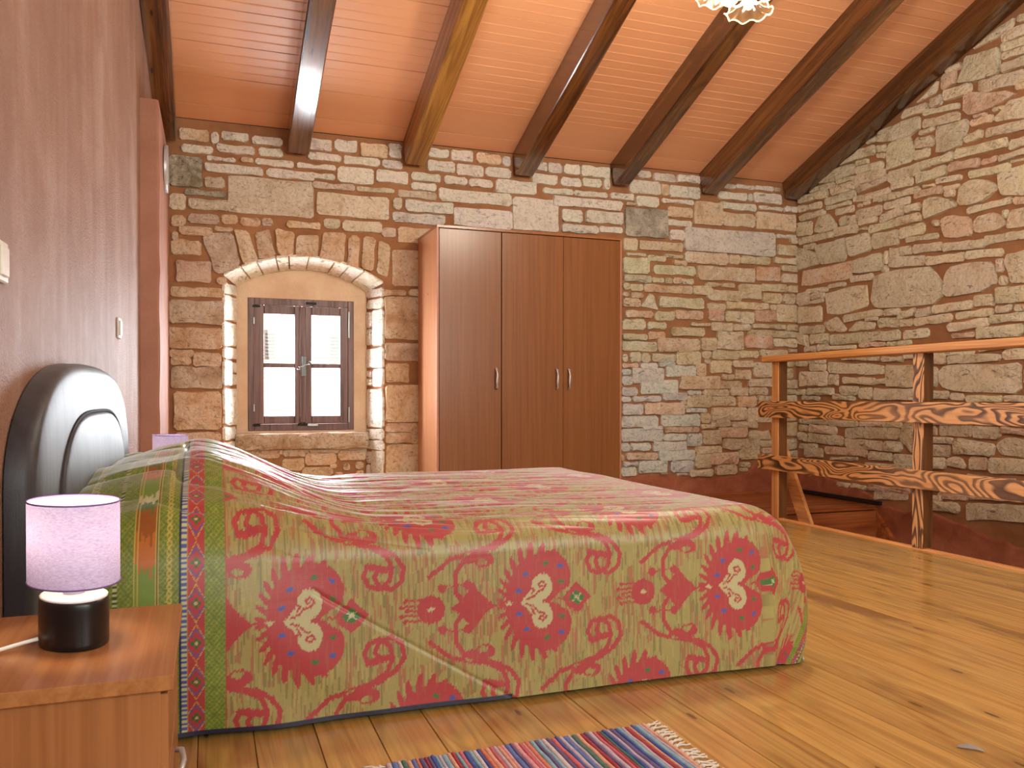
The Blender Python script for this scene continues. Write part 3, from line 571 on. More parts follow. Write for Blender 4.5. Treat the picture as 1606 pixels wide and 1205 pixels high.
def stone_geo(poly, rnd, prot=None, back=0.004):
    """(verts in (a, b, depth) relative to the centre, faces, centre)"""
    o = outline(poly, rnd)
    n = len(o)
    cx = sum(p.x for p in o) / n; cy = sum(p.y for p in o) / n
    size = math.sqrt(max(abs(sum(o[i].x * o[(i + 1) % n].y - o[(i + 1) % n].x * o[i].y for i in range(n))) / 2, 1e-5))
    pr = prot if prot is not None else rnd.uniform(0.012, 0.027)
    ins = min(0.005, size * 0.08)
    V = []
    for p in o: V.append((p.x - cx, p.y - cy, -back))
    for p in o:
        d = Vector((cx - p.x, cy - p.y)); l = d.length
        q = p + d.normalized() * min(ins, l * 0.4)
        V.append((q.x - cx, q.y - cy, pr * rnd.uniform(0.75, 1.1)))
    V.append((rnd.uniform(-.1, .1) * size, rnd.uniform(-.05, .05) * size, pr * rnd.uniform(1.0, 1.6)))
    F = []
    for i in range(n):
        j = (i + 1) % n
        F.append((i, j, n + j, n + i))
        F.append((n + i, n + j, 2 * n))
    return V, F, (cx, cy)

def put_stones(polys, parent, to3, color, name='stone', limit=296, prot=None, seed=1):
    """to3(a, b, d) -> 3D; the biggest `limit` become single objects, the rest one part"""
    rnd = random.Random(seed)
    sv, sf = [], []
    for k, poly in enumerate(polys):
        gx = sum(p[0] for p in poly) / len(poly); gy = sum(p[1] for p in poly) / len(poly)
        poly = [(gx + (p[0] - gx) * (1 + .004 / max(.01, abs(p[0] - gx))), gy + (p[1] - gy) * (1 + .004 / max(.01, abs(p[1] - gy)))) for p in poly]
        V, F, (cx, cy) = stone_geo(poly, rnd, prot)
        o3 = Vector(to3(cx, cy, 0))
        flip = (Vector(to3(1, 0, 0)) - Vector(to3(0, 0, 0))).cross(Vector(to3(0, 1, 0)) - Vector(to3(0, 0, 0))).dot(Vector(to3(0, 0, 1)) - Vector(to3(0, 0, 0))) < 0
        P = [Vector(to3(cx + a, cy + b, d)) - o3 for a, b, d in V]
        if flip: F = [f[::-1] for f in F]
        if k < limit:
            ob = pyobj(name, P, F, M['stone'], parent, o3)
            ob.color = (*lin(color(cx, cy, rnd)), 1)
        else:
            b0 = len(sv)
            sv += [p + o3 for p in P]
            sf += [tuple(i + b0 for i in f) for f in F]
    if sv:
        ob = pyobj('small_stones', sv, sf, M['stone'], parent)
        ob.color = (*lin((190, 160, 130)), 1)
        ob['kind'] = 'stuff'

def vary(c, rnd, a=12, tint=None):
    k = rnd.uniform(-a, a)
    r = rnd.random()
    if tint and r < tint[0]: c = tint[1]
    return tuple(max(20, min(245, x + k + rnd.uniform(-4, 4))) for x in c)

def col_far(x, z, r):  # regional tones mix the stones' own colour with painted-in light and shade
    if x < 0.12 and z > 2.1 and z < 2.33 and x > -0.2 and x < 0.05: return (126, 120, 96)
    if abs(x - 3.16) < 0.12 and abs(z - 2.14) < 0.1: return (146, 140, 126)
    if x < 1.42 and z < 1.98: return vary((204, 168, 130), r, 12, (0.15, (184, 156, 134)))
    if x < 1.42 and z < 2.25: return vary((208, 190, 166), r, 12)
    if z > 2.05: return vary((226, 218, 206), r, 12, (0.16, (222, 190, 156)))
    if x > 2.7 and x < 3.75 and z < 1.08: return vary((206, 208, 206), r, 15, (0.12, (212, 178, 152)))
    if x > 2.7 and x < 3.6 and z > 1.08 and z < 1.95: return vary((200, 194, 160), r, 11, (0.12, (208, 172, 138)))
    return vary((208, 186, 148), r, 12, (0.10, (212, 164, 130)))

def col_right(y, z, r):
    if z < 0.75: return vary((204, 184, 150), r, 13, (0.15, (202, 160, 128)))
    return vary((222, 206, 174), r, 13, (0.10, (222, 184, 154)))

# ---- far wall with the arched window recess ----------------------------
AX0, AX1 = 0.105, 1.170      # recess at the wall face
BX0, BX1 = 0.195, 1.087      # recess at its back (Y = 6.0)
YN = 6.0
def arch_f(x):               # underside of the arch at the wall face
    t = (x - (AX0 + AX1) / 2) / ((AX1 - AX0) / 2)
    return 1.605 + 0.155 * (1 - min(1, abs(t)) ** 2.2)
def arch_b(x):               # underside of the arch at the back
    t = (x - (BX0 + BX1) / 2) / ((BX1 - BX0) / 2)
    return 1.560 + 0.140 * (1 - min(1, abs(t)) ** 2.2)
V, F = [], []
def quad(a, b, c, d):
    k = len(V); V.extend([a, b, c, d]); F.append((k, k + 1, k + 2, k + 3))
XL = -0.6
quad((XL, YW, -0.3), (AX0, YW, -0.3), (AX0, YW, ZE), (XL, YW, ZE))
quad((AX1, YW, -2.7), (XW, YW, -2.7), (XW, YW, ZE), (AX1, YW, ZE))
NS = 16
xs = [AX0 + (AX1 - AX0) * i / NS for i in range(NS + 1)]
xb = [BX0 + (BX1 - BX0) * i / NS for i in range(NS + 1)]
for i in range(NS):
    quad((xs[i], YW, arch_f(xs[i])), (xs[i + 1], YW, arch_f(xs[i + 1])), (xs[i + 1], YW, ZE), (xs[i], YW, ZE))
    quad((xs[i], YW, arch_f(xs[i])), (xb[i], YN, arch_b(xb[i])), (xb[i + 1], YN, arch_b(xb[i + 1])), (xs[i + 1], YW, arch_f(xs[i + 1])))
quad((AX0, YW, -0.1), (BX0, YN, -0.1), (BX0, YN, arch_b(BX0)), (AX0, YW, arch_f(AX0)))
quad((BX1, YN, -0.1), (AX1, YW, -0.1), (AX1, YW, arch_f(AX1)), (BX1, YN, arch_b(BX1)))
# masonry above the eaves line and the apron below the window
quad((BX0, YN, -0.1), (BX1, YN, -0.1), (BX1, YN, 0.5), (BX0, YN, 0.5))
wall_far = pyobj('wall_far', V, F, M['mortar'])
tag(wall_far, kind='structure')
# plastered back of the recess, with the window hole and its outer reveal
WX0, WX1, WZ0, WZ1 = 0.268, 0.994, 0.565, 1.485
V, F = [], []
zb = [arch_b(x_) for x_ in xb]
quad((BX0, YN, 0.4), (WX0, YN, 0.4), (WX0, YN, arch_b(WX0)), (BX0, YN, arch_b(BX0)))
quad((WX1, YN, 0.4), (BX1, YN, 0.4), (BX1, YN, arch_b(BX1)), (WX1, YN, arch_b(WX1)))
quad((WX0, YN, 0.4), (WX1, YN, 0.4), (WX1, YN, WZ0), (WX0, YN, WZ0))
for i in range(10):
    a = WX0 + (WX1 - WX0) * i / 10; b = WX0 + (WX1 - WX0) * (i + 1) / 10
    quad((a, YN, WZ1), (b, YN, WZ1), (b, YN, arch_b(b)), (a, YN, arch_b(a)))
YO = 6.32
quad((WX0, YN, WZ0), (WX0, YO, WZ0), (WX0, YO, WZ1), (WX0, YN, WZ1))
quad((WX1, YO, WZ0), (WX1, YN, WZ0), (WX1, YN, WZ1), (WX1, YO, WZ1))
quad((WX0, YN, WZ1), (WX0, YO, WZ1), (WX1, YO, WZ1), (WX1, YN, WZ1))
quad((WX0, YO, WZ0), (WX0, YN, WZ0), (WX1, YN, WZ0), (WX1, YO, WZ0))
for v in range(len(V)):
    if abs(V[v][1] - YN) < 1e-6: V[v] = (V[v][0], YN - 0.004, V[v][2])
pyobj('recess_plaster', V, F, M['niche'], wall_far)
# outer skin of the masonry so that daylight only enters through the window
bm = bmesh.new()
for (a, b, c, d) in ((XL, WX0, -2.7, 4.5), (WX1, XW + .3, -2.7, 4.5), (WX0, WX1, -2.7, WZ0), (WX0, WX1, WZ1, 4.5)):
    bm_box(bm, a, b, YO - 0.06, YO, c, d)
bmobj('outer_skin', bm, M['facade'], wall_far)

far_polys = parse(FAR_STONES)
def clipx(polys, x0):        # keep stones off the recess edge
    return polys
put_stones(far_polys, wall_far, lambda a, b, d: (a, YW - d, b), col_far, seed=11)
put_stones(parse(APRON_STONES), wall_far, lambda a, b, d: (a, YN - 0.004 - d, b), lambda x_, z_, r: vary((220, 180, 140), r, 8), 'apron_stone', prot=0.012, seed=5)

# jamb stones: on the splayed sides of the recess
def jamb(side, zs, seed):
    rnd = random.Random(seed)
    if side == 'L': p0, p1 = Vector((AX0, YW, 0)), Vector((BX0, YN, 0))
    else: p0, p1 = Vector((AX1, YW, 0)), Vector((BX1, YN, 0))
    u = (p1 - p0); Lw = u.length; u.normalize()
    nrm = Vector((-u.y, u.x, 0)) if side == 'R' else Vector((u.y, -u.x, 0))
    polys = []
    for (z0, z1) in zs:
        if z1 - z0 > 0.09 and rnd.random() < 0.55:
            s = rnd.uniform(0.55, 0.72) * Lw
            polys.append([(0.0, z0), (s, z0 + .004), (s, z1 - .004), (0.0, z1)])
            zm = (z0 + z1) / 2
            polys.append([(s + .012, z0 + .01), (Lw - .006, z0 + .016), (Lw - .012, zm - .006), (s + .014, zm - .006)])
            polys.append([(s + .012, zm + .008), (Lw - .012, zm + .008), (Lw - .006, z1 - .012), (s + .014, z1 - .01)])
        else:
            polys.append([(0.0, z0), (Lw - rnd.uniform(.004, .03), z0 + .004), (Lw - rnd.uniform(.004, .03), z1 - .006), (0.0, z1)])
    put_stones(polys, wall_far, lambda a, b, d: tuple(p0 + u * a + nrm * d + Vector((0, 0, b))), lambda x_, z_, r: vary((244, 236, 222), r, 6), 'jamb_stone', prot=0.012, seed=seed)
jamb('L', [(0.02, .2), (.215, .40), (.415, .50), (.512, .60), (.61, .86), (.872, 1.045), (1.055, 1.13), (1.14, 1.30), (1.31, 1.475), (1.485, 1.56)], 4)
jamb('R', [(0.02, .2), (.215, .42), (.43, .49), (.50, .575), (.585, .86), (.872, 1.0), (1.01, 1.15), (1.162, 1.42), (1.43, 1.50), (1.51, 1.57)], 8)
# voussoir undersides of the arch
rnd = random.Random(21)
cuts = [0.0, 0.105, 0.20, 0.315, 0.395, 0.52, 0.685, 0.775, 0.87, 1.0]
for i in range(len(cuts) - 1):
    u0, u1 = cuts[i] + 0.005, cuts[i + 1] - 0.005
    V, F = [], []
    N = 4
    dz = rnd.uniform(0.008, 0.014)
    for k in range(N + 1):
        uu = u0 + (u1 - u0) * k / N
        xa = AX0 + (AX1 - AX0) * uu; xb_ = BX0 + (BX1 - BX0) * uu
        V += [(xa, YW - 0.010, arch_f(xa) + 0.004), (xa, YW - 0.010 + rnd.uniform(-.004, .003), arch_f(xa) - dz * rnd.uniform(.8, 1.1)), (xb_, YN - rnd.uniform(0.01, .03), arch_b(xb_) - dz), (xb_, YN, arch_b(xb_) + 0.004)]
    for k in range(N):
        a = k * 4; b = a + 4
        F += [(a, a + 1, b + 1, b), (a + 1, a + 2, b + 2, b + 1), (a + 2, a + 3, b + 3, b + 2)]
    F += [(0, 3, 2, 1), (N * 4, N * 4 + 1, N * 4 + 2, N * 4 + 3)]
    c0 = Vector(V[N // 2 * 4])
    o = pyobj('arch_stone', [Vector(v) - c0 for v in V], [f[::-1] for f in F], M['stone'], wall_far, c0)
    o.color = (*lin(vary((244, 232, 210), rnd, 5)), 1)
# the long sill stone
bm = bmesh.new()
bm_box(bm, -0.455, 0.455, -0.06, 0.06, -0.062, 0.055, 0.022, 2)
bmesh.ops.subdivide_edges(bm, edges=[e for e in bm.edges if e.calc_length() > 0.3], cuts=9)
for v in bm.verts:
    v.co += Vector((0, rnd.uniform(-.006, .006), rnd.uniform(-.006, .006)))
o = bmobj('sill_stone', bm, M['stone'], wall_far, (0.636, 5.975, 0.497))
o.color = (*lin((172, 136, 100)), 1)

# coursed rubble behind the wardrobe, where the photo cannot look
rnd = random.Random(31)
sv, sf = [], []
z = 0.02
while z < 1.80:
    h = rnd.choice((.06, .08, .1, .13))
    x = 1.50 + rnd.uniform(-.03, .02)
    while x < 2.68:
        w = min(rnd.uniform(1.2, 3.2) * h + 0.05, 2.74 - x)
        Vv, Ff, (cx, cy) = stone_geo([(x, z), (x + w, z), (x + w, z + h), (x, z + h)], rnd, 0.010)
        b0 = len(sv)
        sv += [(cx + a, YW - d, cy + b_) for a, b_, d in Vv]
        sf += [tuple(i + b0 for i in f) for f in Ff]
        x += w + 0.022
    z += h + 0.022
o = pyobj('small_stones', sv, sf, M['stone'], wall_far)
o.color = (*lin((208, 188, 156)), 1); o['kind'] = 'stuff'

# ragged red render left at the foot of the walls
def ragged(name, pts, to3, parent, seed, depth=0.016, floor_z=-0.02):
    rnd = random.Random(seed)
    top = []
    for i in range(len(pts) - 1):
        (a0, b0), (a1, b1) = pts[i], pts[i + 1]
        n = max(1, int(abs(a1 - a0) / 0.05))
        for k in range(n):
            t_ = k / n
            top.append((a0 + (a1 - a0) * t_, b0 + (b1 - b0) * t_ + rnd.uniform(-.012, .012)))
    top.append(pts[-1])
    V, F = [], []
    for a, b in top:
        V += [to3(a, floor_z, depth), to3(a, b - 0.012, depth), to3(a, b, 0.001)]
    for i in range(len(top) - 1):
        k = i * 3
        F += [(k, k + 3, k + 4, k + 1), (k + 1, k + 4, k + 5, k + 2)]
    return pyobj(name, V, F, M['plaster_red'], parent)
ragged('render_patch', [(2.74, .165), (3.0, .175), (3.2, .19), (3.5, .17), (3.75, .155), (4.08, .145), (4.2, .18), (4.3, .27), (4.42, .32), (4.56, .24), (4.7, .2)], lambda a, b, d: (a, YW - d, b), wall_far, 2)
t2 = box('trim_2', 2.77, XW, YW - 0.03, YW - 0.017, 0.0, 0.018, M['floor_x'], None, 0.002)
tag(t2, kind='structure')

# ---- right wall ---------------------------------------------------------
V = [(XW, YB, -2.7), (XW, YW, -2.7), (XW, YW, ZE), (XW, YR, ZR), (XW, YB, roof_z(YB))]
wall_right = pyobj('wall_right', V, [(0, 1, 2, 3, 4)], M['mortar'])
tag(wall_right, kind='structure')
rp = parse(RIGHT_STONES)
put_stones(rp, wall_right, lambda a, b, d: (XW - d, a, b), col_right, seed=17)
# coursed rubble where the wall runs on beside the camera, out of the picture
rnd = random.Random(77)
extra = []
z = 0.1
while z < 4.0:
    h = rnd.choice((.06, .08, .1, .14, .18))
    y = 3.44 + rnd.uniform(-.12, 0)
    while y > 0.2:
        w = rnd.uniform(1.2, 3.4) * h + 0.05
        if z + h < roof_z(y) - .1: extra.append([(y - w, z), (y, z + rnd.uniform(-.01, .01)), (y, z + h), (y - w, z + h + rnd.uniform(-.01, .01))])
        y -= w + 0.022
    z += h + 0.022
sv, sf = [], []
for poly in extra:
    Vv, Ff, (cx, cy) = stone_geo(poly, rnd)
    b0 = len(sv)
    sv += [(XW - d, cx + a, cy + b) for a, b, d in Vv]
    sf += [tuple(i + b0 for i in f)[::-1] for f in Ff]
o = pyobj('small_stones', sv, sf, M['stone'], wall_right)
o.color = (*lin((206, 172, 132)), 1); o['kind'] = 'stuff'
ragged('render_patch', [(5.8, .2), (5.6, .2), (5.3, .14), (5.1, .115), (4.92, .07), (4.8, .0), (4.6, -.02), (4.42, .02), (4.3, -.01), (4.1, -.03), (3.95, -.09), (3.7, -.12), (3.5, -.14), (3.2, -.16), (2.6, -.16), (1.0, -.2), (-1.9, -.2)], lambda a, b, d: (XW - d, a, b), wall_right, 9, 0.02, -2.6)

# ---- left wall with its pilaster ------------------------------------
V = [(lx(YB), YB, -.3), (lx(YW), YW, -.3), (lx(YW), YW, ZE + .02), (lx(YR), YR, ZR + .02), (lx(YB), YB, roof_z(YB) + .02)]
wall_left = pyobj('wall_left', V, [(4, 3, 2, 1, 0)], M['render'])
tag(wall_left, kind='structure')
V, F = [], []
rnd = random.Random(5)
NZ = 24
for i in range(NZ + 1):
    z_ = -0.02 + 2.36 * i / NZ
    e = rnd.uniform(-.003, .003)
    V += [(lx(4.69) - .02, 4.69, z_), (-0.236 + e, 4.69 + rnd.uniform(-.003, .003), z_), (-0.226 + e, 4.702, z_), (-0.221, 5.81, z_)]
for i in range(NZ):
    a = i * 4; b = a + 4
    F += [(a, a + 1, b + 1, b), (a + 1, a + 2, b + 2, b + 1), (a + 2, a + 3, b + 3, b + 2)]
k = len(V)
V += [(lx(4.69) - .02, 5.81, V[NZ * 4][2])]
F += [(NZ * 4, NZ * 4 + 1, NZ * 4 + 2, NZ * 4 + 3, k)]
pyobj('pilaster', V, F, M['render2'], wall_left)

# ---- rear wall, closing the room behind the camera ----------------------
o = pyobj('wall_rear', [(-0.6, YB, -2.7), (XW, YB, -2.7), (XW, YB, roof_z(YB)), (-0.6, YB, roof_z(YB))], [(0, 1, 2, 3)], M['render2'])
tag(o, kind='structure')

# ---- boarded ceiling: ribbed boards across the rafters -------------------
ceiling = empty('ceiling', (0, YW, ZE), kind='structure')
cs = math.sqrt(1 + SL * SL)
seam = [5.80, 5.66, 5.405, 5.144, 4.886, 4.63]
while seam[-1] > YR: seam.append(seam[-1] - 0.2565)
for i in range(len(seam) - 1):
    y0, y1 = seam[i], seam[i + 1]
    w = y0 - y1
    prof = []     # (distance along slope in y, height below the board plane)
    nr = 4 if i > 1 else 1
    prof += [(0.0, 0.022), (0.0065, 0.022), (0.0066, 0.0)]
    for r_ in range(1, nr):
        c = w * r_ / nr
        prof += [(c - .006, 0.0), (c, -0.0028), (c + .006, 0.0)]
    prof += [(w, 0.0), (w, 0.022)]
    V, F = [], []
    xa, xb2 = -0.55, XW + 0.02
    for (d, h) in prof:
        y = -d
        V += [(xa, y, SL * d + h), (xb2, y, SL * d + h)]
    n = len(prof)
    for k in range(n - 1):
        F.append((2 * k, 2 * k + 2, 2 * k + 3, 2 * k + 1))
    pyobj('ceiling_board', V, F, M['ceiling'], ceiling, (0, y0 - YW, SL * (YW - y0)))
o = pyobj('roof_deck', [(-0.6, YR, ZR + .02), (XW + .1, YR, ZR + .02), (XW + .1, YB - .1, roof_z(YB) - .02), (-0.6, YB - .1, roof_z(YB) - .02)], [(0, 1, 2, 3)], M['ceiling'], ceiling, (0, -YW, -ZE))
bm = bmesh.new()
for (ya, za, yb2, zb2) in ((YW + .6, roof_z(YW) - .22 + .04, YR, ZR + .06), (YR, ZR + .06, YB - .1, roof_z(YB) + .04)):
    vs = [bm.verts.new(v) for v in ((-0.8, ya, za), (XW + .2, ya, za), (XW + .2, yb2, zb2), (-0.8, yb2, zb2))]
    bm.faces.new(vs)
    vs2 = [bm.verts.new((v.co.x, v.co.y, v.co.z + .08)) for v in vs]
    bm.faces.new(vs2[::-1])
bmobj('roof_covering', bm, M['dark_gap'], ceiling, (0, -YW, -ZE))

# ---- rafters ------------------------------------------------------------
RL = [(-0.315, 0.140, 'rafter', 'leftmost rafter, brown and pitted, close against the pink left wall', .2),
      (0.513, 0.142, 'rafter', 'second rafter from the left, its dark glossy underside shining above the small window', .2),
      (1.309, 0.138, 'rafter_pale', 'golden-brown rafter with visible grain ending above the left corner of the wardrobe', .2),
      (2.132, 0.137, 'rafter', 'dark brown rafter ending above the middle of the wardrobe', .2),
      (2.935, 0.130, 'rafter', 'dark rafter behind the glass ceiling lamp, ending right of the wardrobe', .2),
      (3.735, 0.140, 'rafter', 'dark rafter with a black knot near its foot, second from the right stone wall', .19),
      (4.543, 0.150, 'rafter', 'rightmost rafter, reddish brown, running up along the right stone wall', .17)]
for (x0, w, mt, lab, dp) in RL:
    y1, y2 = YR + 0.02, YW
    Ls = (y2 - y1) * cs
    bm = bmesh.new()
    bm_box(bm, -w / 2, w / 2, -Ls, 0, -dp / cs, 0.004, 0.006, 1)
    bmesh.ops.subdivide_edges(bm, edges=[e for e in bm.edges if e.calc_length() > 1.0], cuts=14)
    rr = random.Random(int(x0 * 1000))
    ph = rr.uniform(0, 6)
    for v in bm.verts:
        v.co.x += 0.004 * math.sin(v.co.y * 2.1 + ph) * (1 if v.co.z < -.02 else .3)
        if v.co.z < -0.05: v.co.z += 0.0035 * math.sin(v.co.y * 3.3 + ph)
    o = bmobj('rafter', bm, M[mt], None, (x0 + w / 2, y2, ZE))
    o.rotation_euler = (-math.atan(SL), 0, 0)
    tag(o, lab, 'beam', 'rafters under the boarded ceiling')

# ---- window ------------------------------------------------------------
win = empty('window_1', (0.631, 5.99, WZ0), kind='structure')
def wbox(name, x0, x1, y0, y1, z0, z1, mat, par=None, bev=0.003):
    return box(name, x0 - 0.631, x1 - 0.631, y0 - 5.99, y1 - 5.99, z0 - WZ0, z1 - WZ0, M[mat], par or win, bev)
wbox('frame_jamb', WX0, .312, 5.992, 6.05, WZ0, WZ1, 'window_wood')
wbox('frame_jamb', .952, WX1, 5.992, 6.05, WZ0, WZ1, 'window_wood')
wbox('frame_head', .312, .952, 5.992, 6.05, 1.437, WZ1, 'window_wood')
wbox('frame_sill', .312, .952, 5.992, 6.05, WZ0, .612, 'window_wood')
for zc_ in (0, 1):
    wbox('frame_stop', .31, .955, 6.03, 6.05, (.60, 1.425)[zc_], (.625, 1.44)[zc_], 'window_wood')
    wbox('frame_stop', (.31, .94)[zc_], (.325, .955)[zc_], 6.03, 6.05, .62, 1.43, 'window_wood')
for (sx0, sx1, gx0, gx1) in ((.314, .6305, .376, .580), (.6315, .950, .697, .893)):
    sash = empty('sash', (0, 0, 0)); sash.parent = win
    y0, y1 = 5.984, 6.012
    wbox('stile', sx0, gx0, y0, y1, .614, 1.435, 'window_wood', sash, .004)
    wbox('stile', gx1, sx1, y0, y1, .614, 1.435, 'window_wood', sash, .004)
    wbox('sash_rail', gx0, gx1, y0, y1, 1.374, 1.435, 'window_wood', sash, .004)
    wbox('sash_rail', gx0, gx1, y0, y1, .614, .670, 'window_wood', sash, .004)
    wbox('muntin', gx0, gx1, y0 + .002, y1 - .005, 1.004, 1.036, 'window_wood', sash, .002)
    wbox('pane', gx0, gx1, 5.994, 5.996, .670, 1.012, 'glass', sash, 0)
    wbox('pane', gx0, gx1, 5.994, 5.996, 1.030, 1.374, 'glass', sash, 0)
wbox('cover_strip', .612, .656, 5.968, 5.985, .62, 1.43, 'window_wood', None, .006)
wbox('handle_plate', .626, .656, 5.961, 5.969, .945, 1.085, 'plate_grey', None, .003)
bm = bmesh.new()
pts = []
for i in range(41):
    t_ = i / 40 * 2 - 1
    if t_ < -0.55: a = (-0.55 - t_) / 0.45 * 4.6; pts.append((-.036 + .010 * math.sin(a) * 1.0, 0, -.006 - .010 + .010 * math.cos(a) - .002))
    elif t_ > 0.55: a = (t_ - 0.55) / 0.45 * 4.6; pts.append((.036 - .010 * math.sin(-a) * -1.0, 0, .006 + .010 - .010 * math.cos(a) + .002))
    else: pts.append((t_ / 0.55 * .036, 0, .012 * math.sin(t_ / 0.55 * math.pi / 2) - 0.0 if True else 0))
tube(bm, pts, .0042, 6)
bmobj('window_handle', bm, M['pewter'], win, (.641 - .631, 5.950 - 5.99, 1.02 - WZ0), True)
for (hx, hz, lw) in ((.30, 1.42, .05), (.66, 1.452, .07), (.30, .60, .05), (.60, .60, .07)):
    wbox('catch', hx, hx + lw, 5.974, 5.994, hz, hz + .014, 'iron', None, .002)
for (hx, hz, hl) in ((.303, 1.30, .05), (.303, .70, .05), (.951, 1.22, .19), (.951, .62, .11)):
    wbox('hinge', hx, hx + .010, 5.972, 5.994, hz, hz + hl, 'pewter', None, .003)
wbox('latch', .665, .74, 5.972, 5.994, .594, .612, 'pewter', None, .004)
# ================================================================== BEDSPREAD (woven ikat cotton over the bed)
def vnoise(x, y, seed=0):
    rs = np.random.RandomState(seed)
    g = rs.rand(256, 256).astype(np.float32)
    xi = np.floor(x).astype(np.int32); yi = np.floor(y).astype(np.int32)
    fx = x - xi; fy = y - yi
    fx = fx * fx * (3 - 2 * fx); fy = fy * fy * (3 - 2 * fy)
    a = g[xi & 255, yi & 255]; b = g[(xi + 1) & 255, yi & 255]
    c = g[xi & 255, (yi + 1) & 255]; d = g[(xi + 1) & 255, (yi + 1) & 255]
    return (a * (1 - fx) + b * fx) * (1 - fy) + (c * (1 - fx) + d * fx) * fy

def hcell(x, y, seed=0):
    rs = np.random.RandomState(seed)
    g = rs.rand(512, 512).astype(np.float32)
    return g[np.floor(x).astype(np.int64) % 512, np.floor(y).astype(np.int64) % 512]

def motif_tile():
    """index map, 1 mm cells, of one repeat of the heart-and-tendril ikat: 0 ground, 1 red, 2 green, 3 blue, 4 cream, 5 fine red"""
    PA, PB = 0.606, 0.63
    na, nb = 606, 630
    A, B = np.meshgrid((np.arange(na) + .5) / 1000, (np.arange(nb) + .5) / 1000, indexing='ij')
    A = A.astype(np.float32); B = B.astype(np.float32)
    out = np.zeros(A.shape, np.int8)
    def dpath(a, b, pts, w):
        m = np.zeros(a.shape, bool)
        for i in range(len(pts) - 1):
            (x0, y0), (x1, y1) = pts[i], pts[i + 1]
            dx, dy = x1 - x0, y1 - y0
            t = np.clip(((a - x0) * dx + (b - y0) * dy) / (dx * dx + dy * dy), 0, 1)
            d = (a - x0 - t * dx) ** 2 + (b - y0 - t * dy) ** 2
            ww = w[i] if isinstance(w, list) else w
            m |= d < ww * ww
        return m
    def draw(a, b):
        ab = np.abs(b)
        near = (np.abs(a + .05) < .34) & (ab < .27)
        if not near.any(): return
        red = np.zeros(a.shape, bool)
        # toothed medallion
        r = np.sqrt((a / .90) ** 2 + (b / 1.25) ** 2)
        th = np.arctan2(ab, a)
        tooth = np.mod(th * 4.3 + r * 10, 1.0)
        rb_ = .100 + .026 * np.where(tooth < .66, np.sin(tooth / .66 * np.pi) ** .6, -.15) * (th > 1.05)
        body = r < rb_
        lobe = ((a - .030) ** 2 + (ab - .062) ** 2) < .070 ** 2
        red |= body | lobe
        notch = (a > .040) & (ab < (a - .040) * .62)
        red &= ~notch
        # stalks, diamond, rosette, pomegranate
        red |= (ab < .003) & (a > .06) & (a < .13)
        red |= (np.abs(a - .118) / .043 + ab / .043) < 1
        red |= (((a - .112) ** 2 + ab ** 2) < .030 ** 2)
        red |= (ab < .0028) & (a < -.09) & (a > -.19)
        red |= ((np.abs(a + .175) ** .8 + ab ** .8) < .037 ** .8 * 1.55)
        red |= (((a + .175) ** 2 + (ab - .022) ** 2) < .011 ** 2)
        red |= (((a + .286) ** 2 + ab ** 2) < .036 ** 2)
        for (yy, ln) in ((.0, .03), (.012, .045), (.026, .035)):
            red |= (np.abs(ab - yy) < .0026) & (a > -.318 - ln) & (a < -.30)
            red |= (((a + .318 + ln) ** 2 + (ab - yy) ** 2) < .006 ** 2)
        # tendrils
        red |= dpath(a, ab, [(-.17, .008), (-.2, .012), (-.222, .04), (-.223, .087), (-.2, .12), (-.167, .135), (-.113, .150), (-.075, .172), (-.053, .204), (-.060, .238), (-.086, .256), (-.116, .248), (-.128, .222), (-.116, .202), (-.098, .206)], [.006] * 13 + [.009])
        red |= dpath(a, ab, [(.012, .232), (.067, .190), (.118, .178), (.168, .166), (.206, .144), (.220, .112), (.213, .080), (.188, .062), (.160, .070), (.148, .096), (.158, .118), (.176, .116)], [.006] * 10 + [.009])
        red |= (((a + .145) / 1.5) ** 2 + (ab - .118) ** 2) < .019 ** 2
        red |= (((a - .120) / 1.5) ** 2 + (ab - .188) ** 2) < .017 ** 2
        cut = ((((a + .150) / 1.8) ** 2 + (ab - .112) ** 2) < .008 ** 2) | ((((a - .116) / 1.8) ** 2 + (ab - .183) ** 2) < .007 ** 2)
        red &= ~cut
        for (pa, pb) in ((-.257, .053), (-.19, .057)):
            red |= ((a - pa) ** 2 + (ab - pb) ** 2) < .012 ** 2
            red |= dpath(a, ab, [(pa, pb), (-.222, .058)], .002)
        out[red] = 1
        # pale heart in the middle, pointing left, filled with scrolls
        hx, hy = a - .004, ab
        heart = ((hx - .012) ** 2 + ((hy - .038) / 1.15) ** 2 < .030 ** 2) | ((hx > -.050) & (hx < .014) & (hy < (hx + .050) * 1.05) & (hy < .060))
        out[heart] = 4
        sc = dpath(a, ab, [(-.03, .006), (-.01, .012), (.004, .026), (.018, .030), (.028, .042), (.018, .052), (.006, .046), (.010, .038), (.018, .04)], .0027) | dpath(a, ab, [(-.014, .020), (-.006, .032), (-.014, .033)], .0026)
        out[sc & heart] = 1
        for (pa, pb, c) in ((-.078, 0.0, 4), (-.03, .072, 3), (.028, .098, 2), (.07, .088, 3), (.072, .046, 2), (-.05, .03, 3), (-.286, 0, 4)):
            out[(np.abs(a - pa) / .012 + np.abs(ab - pb) / .0065) < 1] = c
        d = (np.abs(a - .118) / .026 + ab / .020) < 1
        out[d] = 2
        out[(np.abs(np.abs(a - .118) - ab * 1.2) < .0022) & d] = 4
        out[(np.abs(a - .118) / .009 + ab / .007) < 1] = 4
    for da in (-PA, 0, PA, -1.5 * PA, -.5 * PA, .5 * PA, 1.5 * PA):
        half = abs(da / PA) % 1 == .5
        for db in ((-.5 * PB, .5 * PB, 1.5 * PB) if half else (0, PB)):
            draw(A - da - PA / 2, B - db)
    return out      # tile origin: centre of a medallion is at (PA/2, 0)

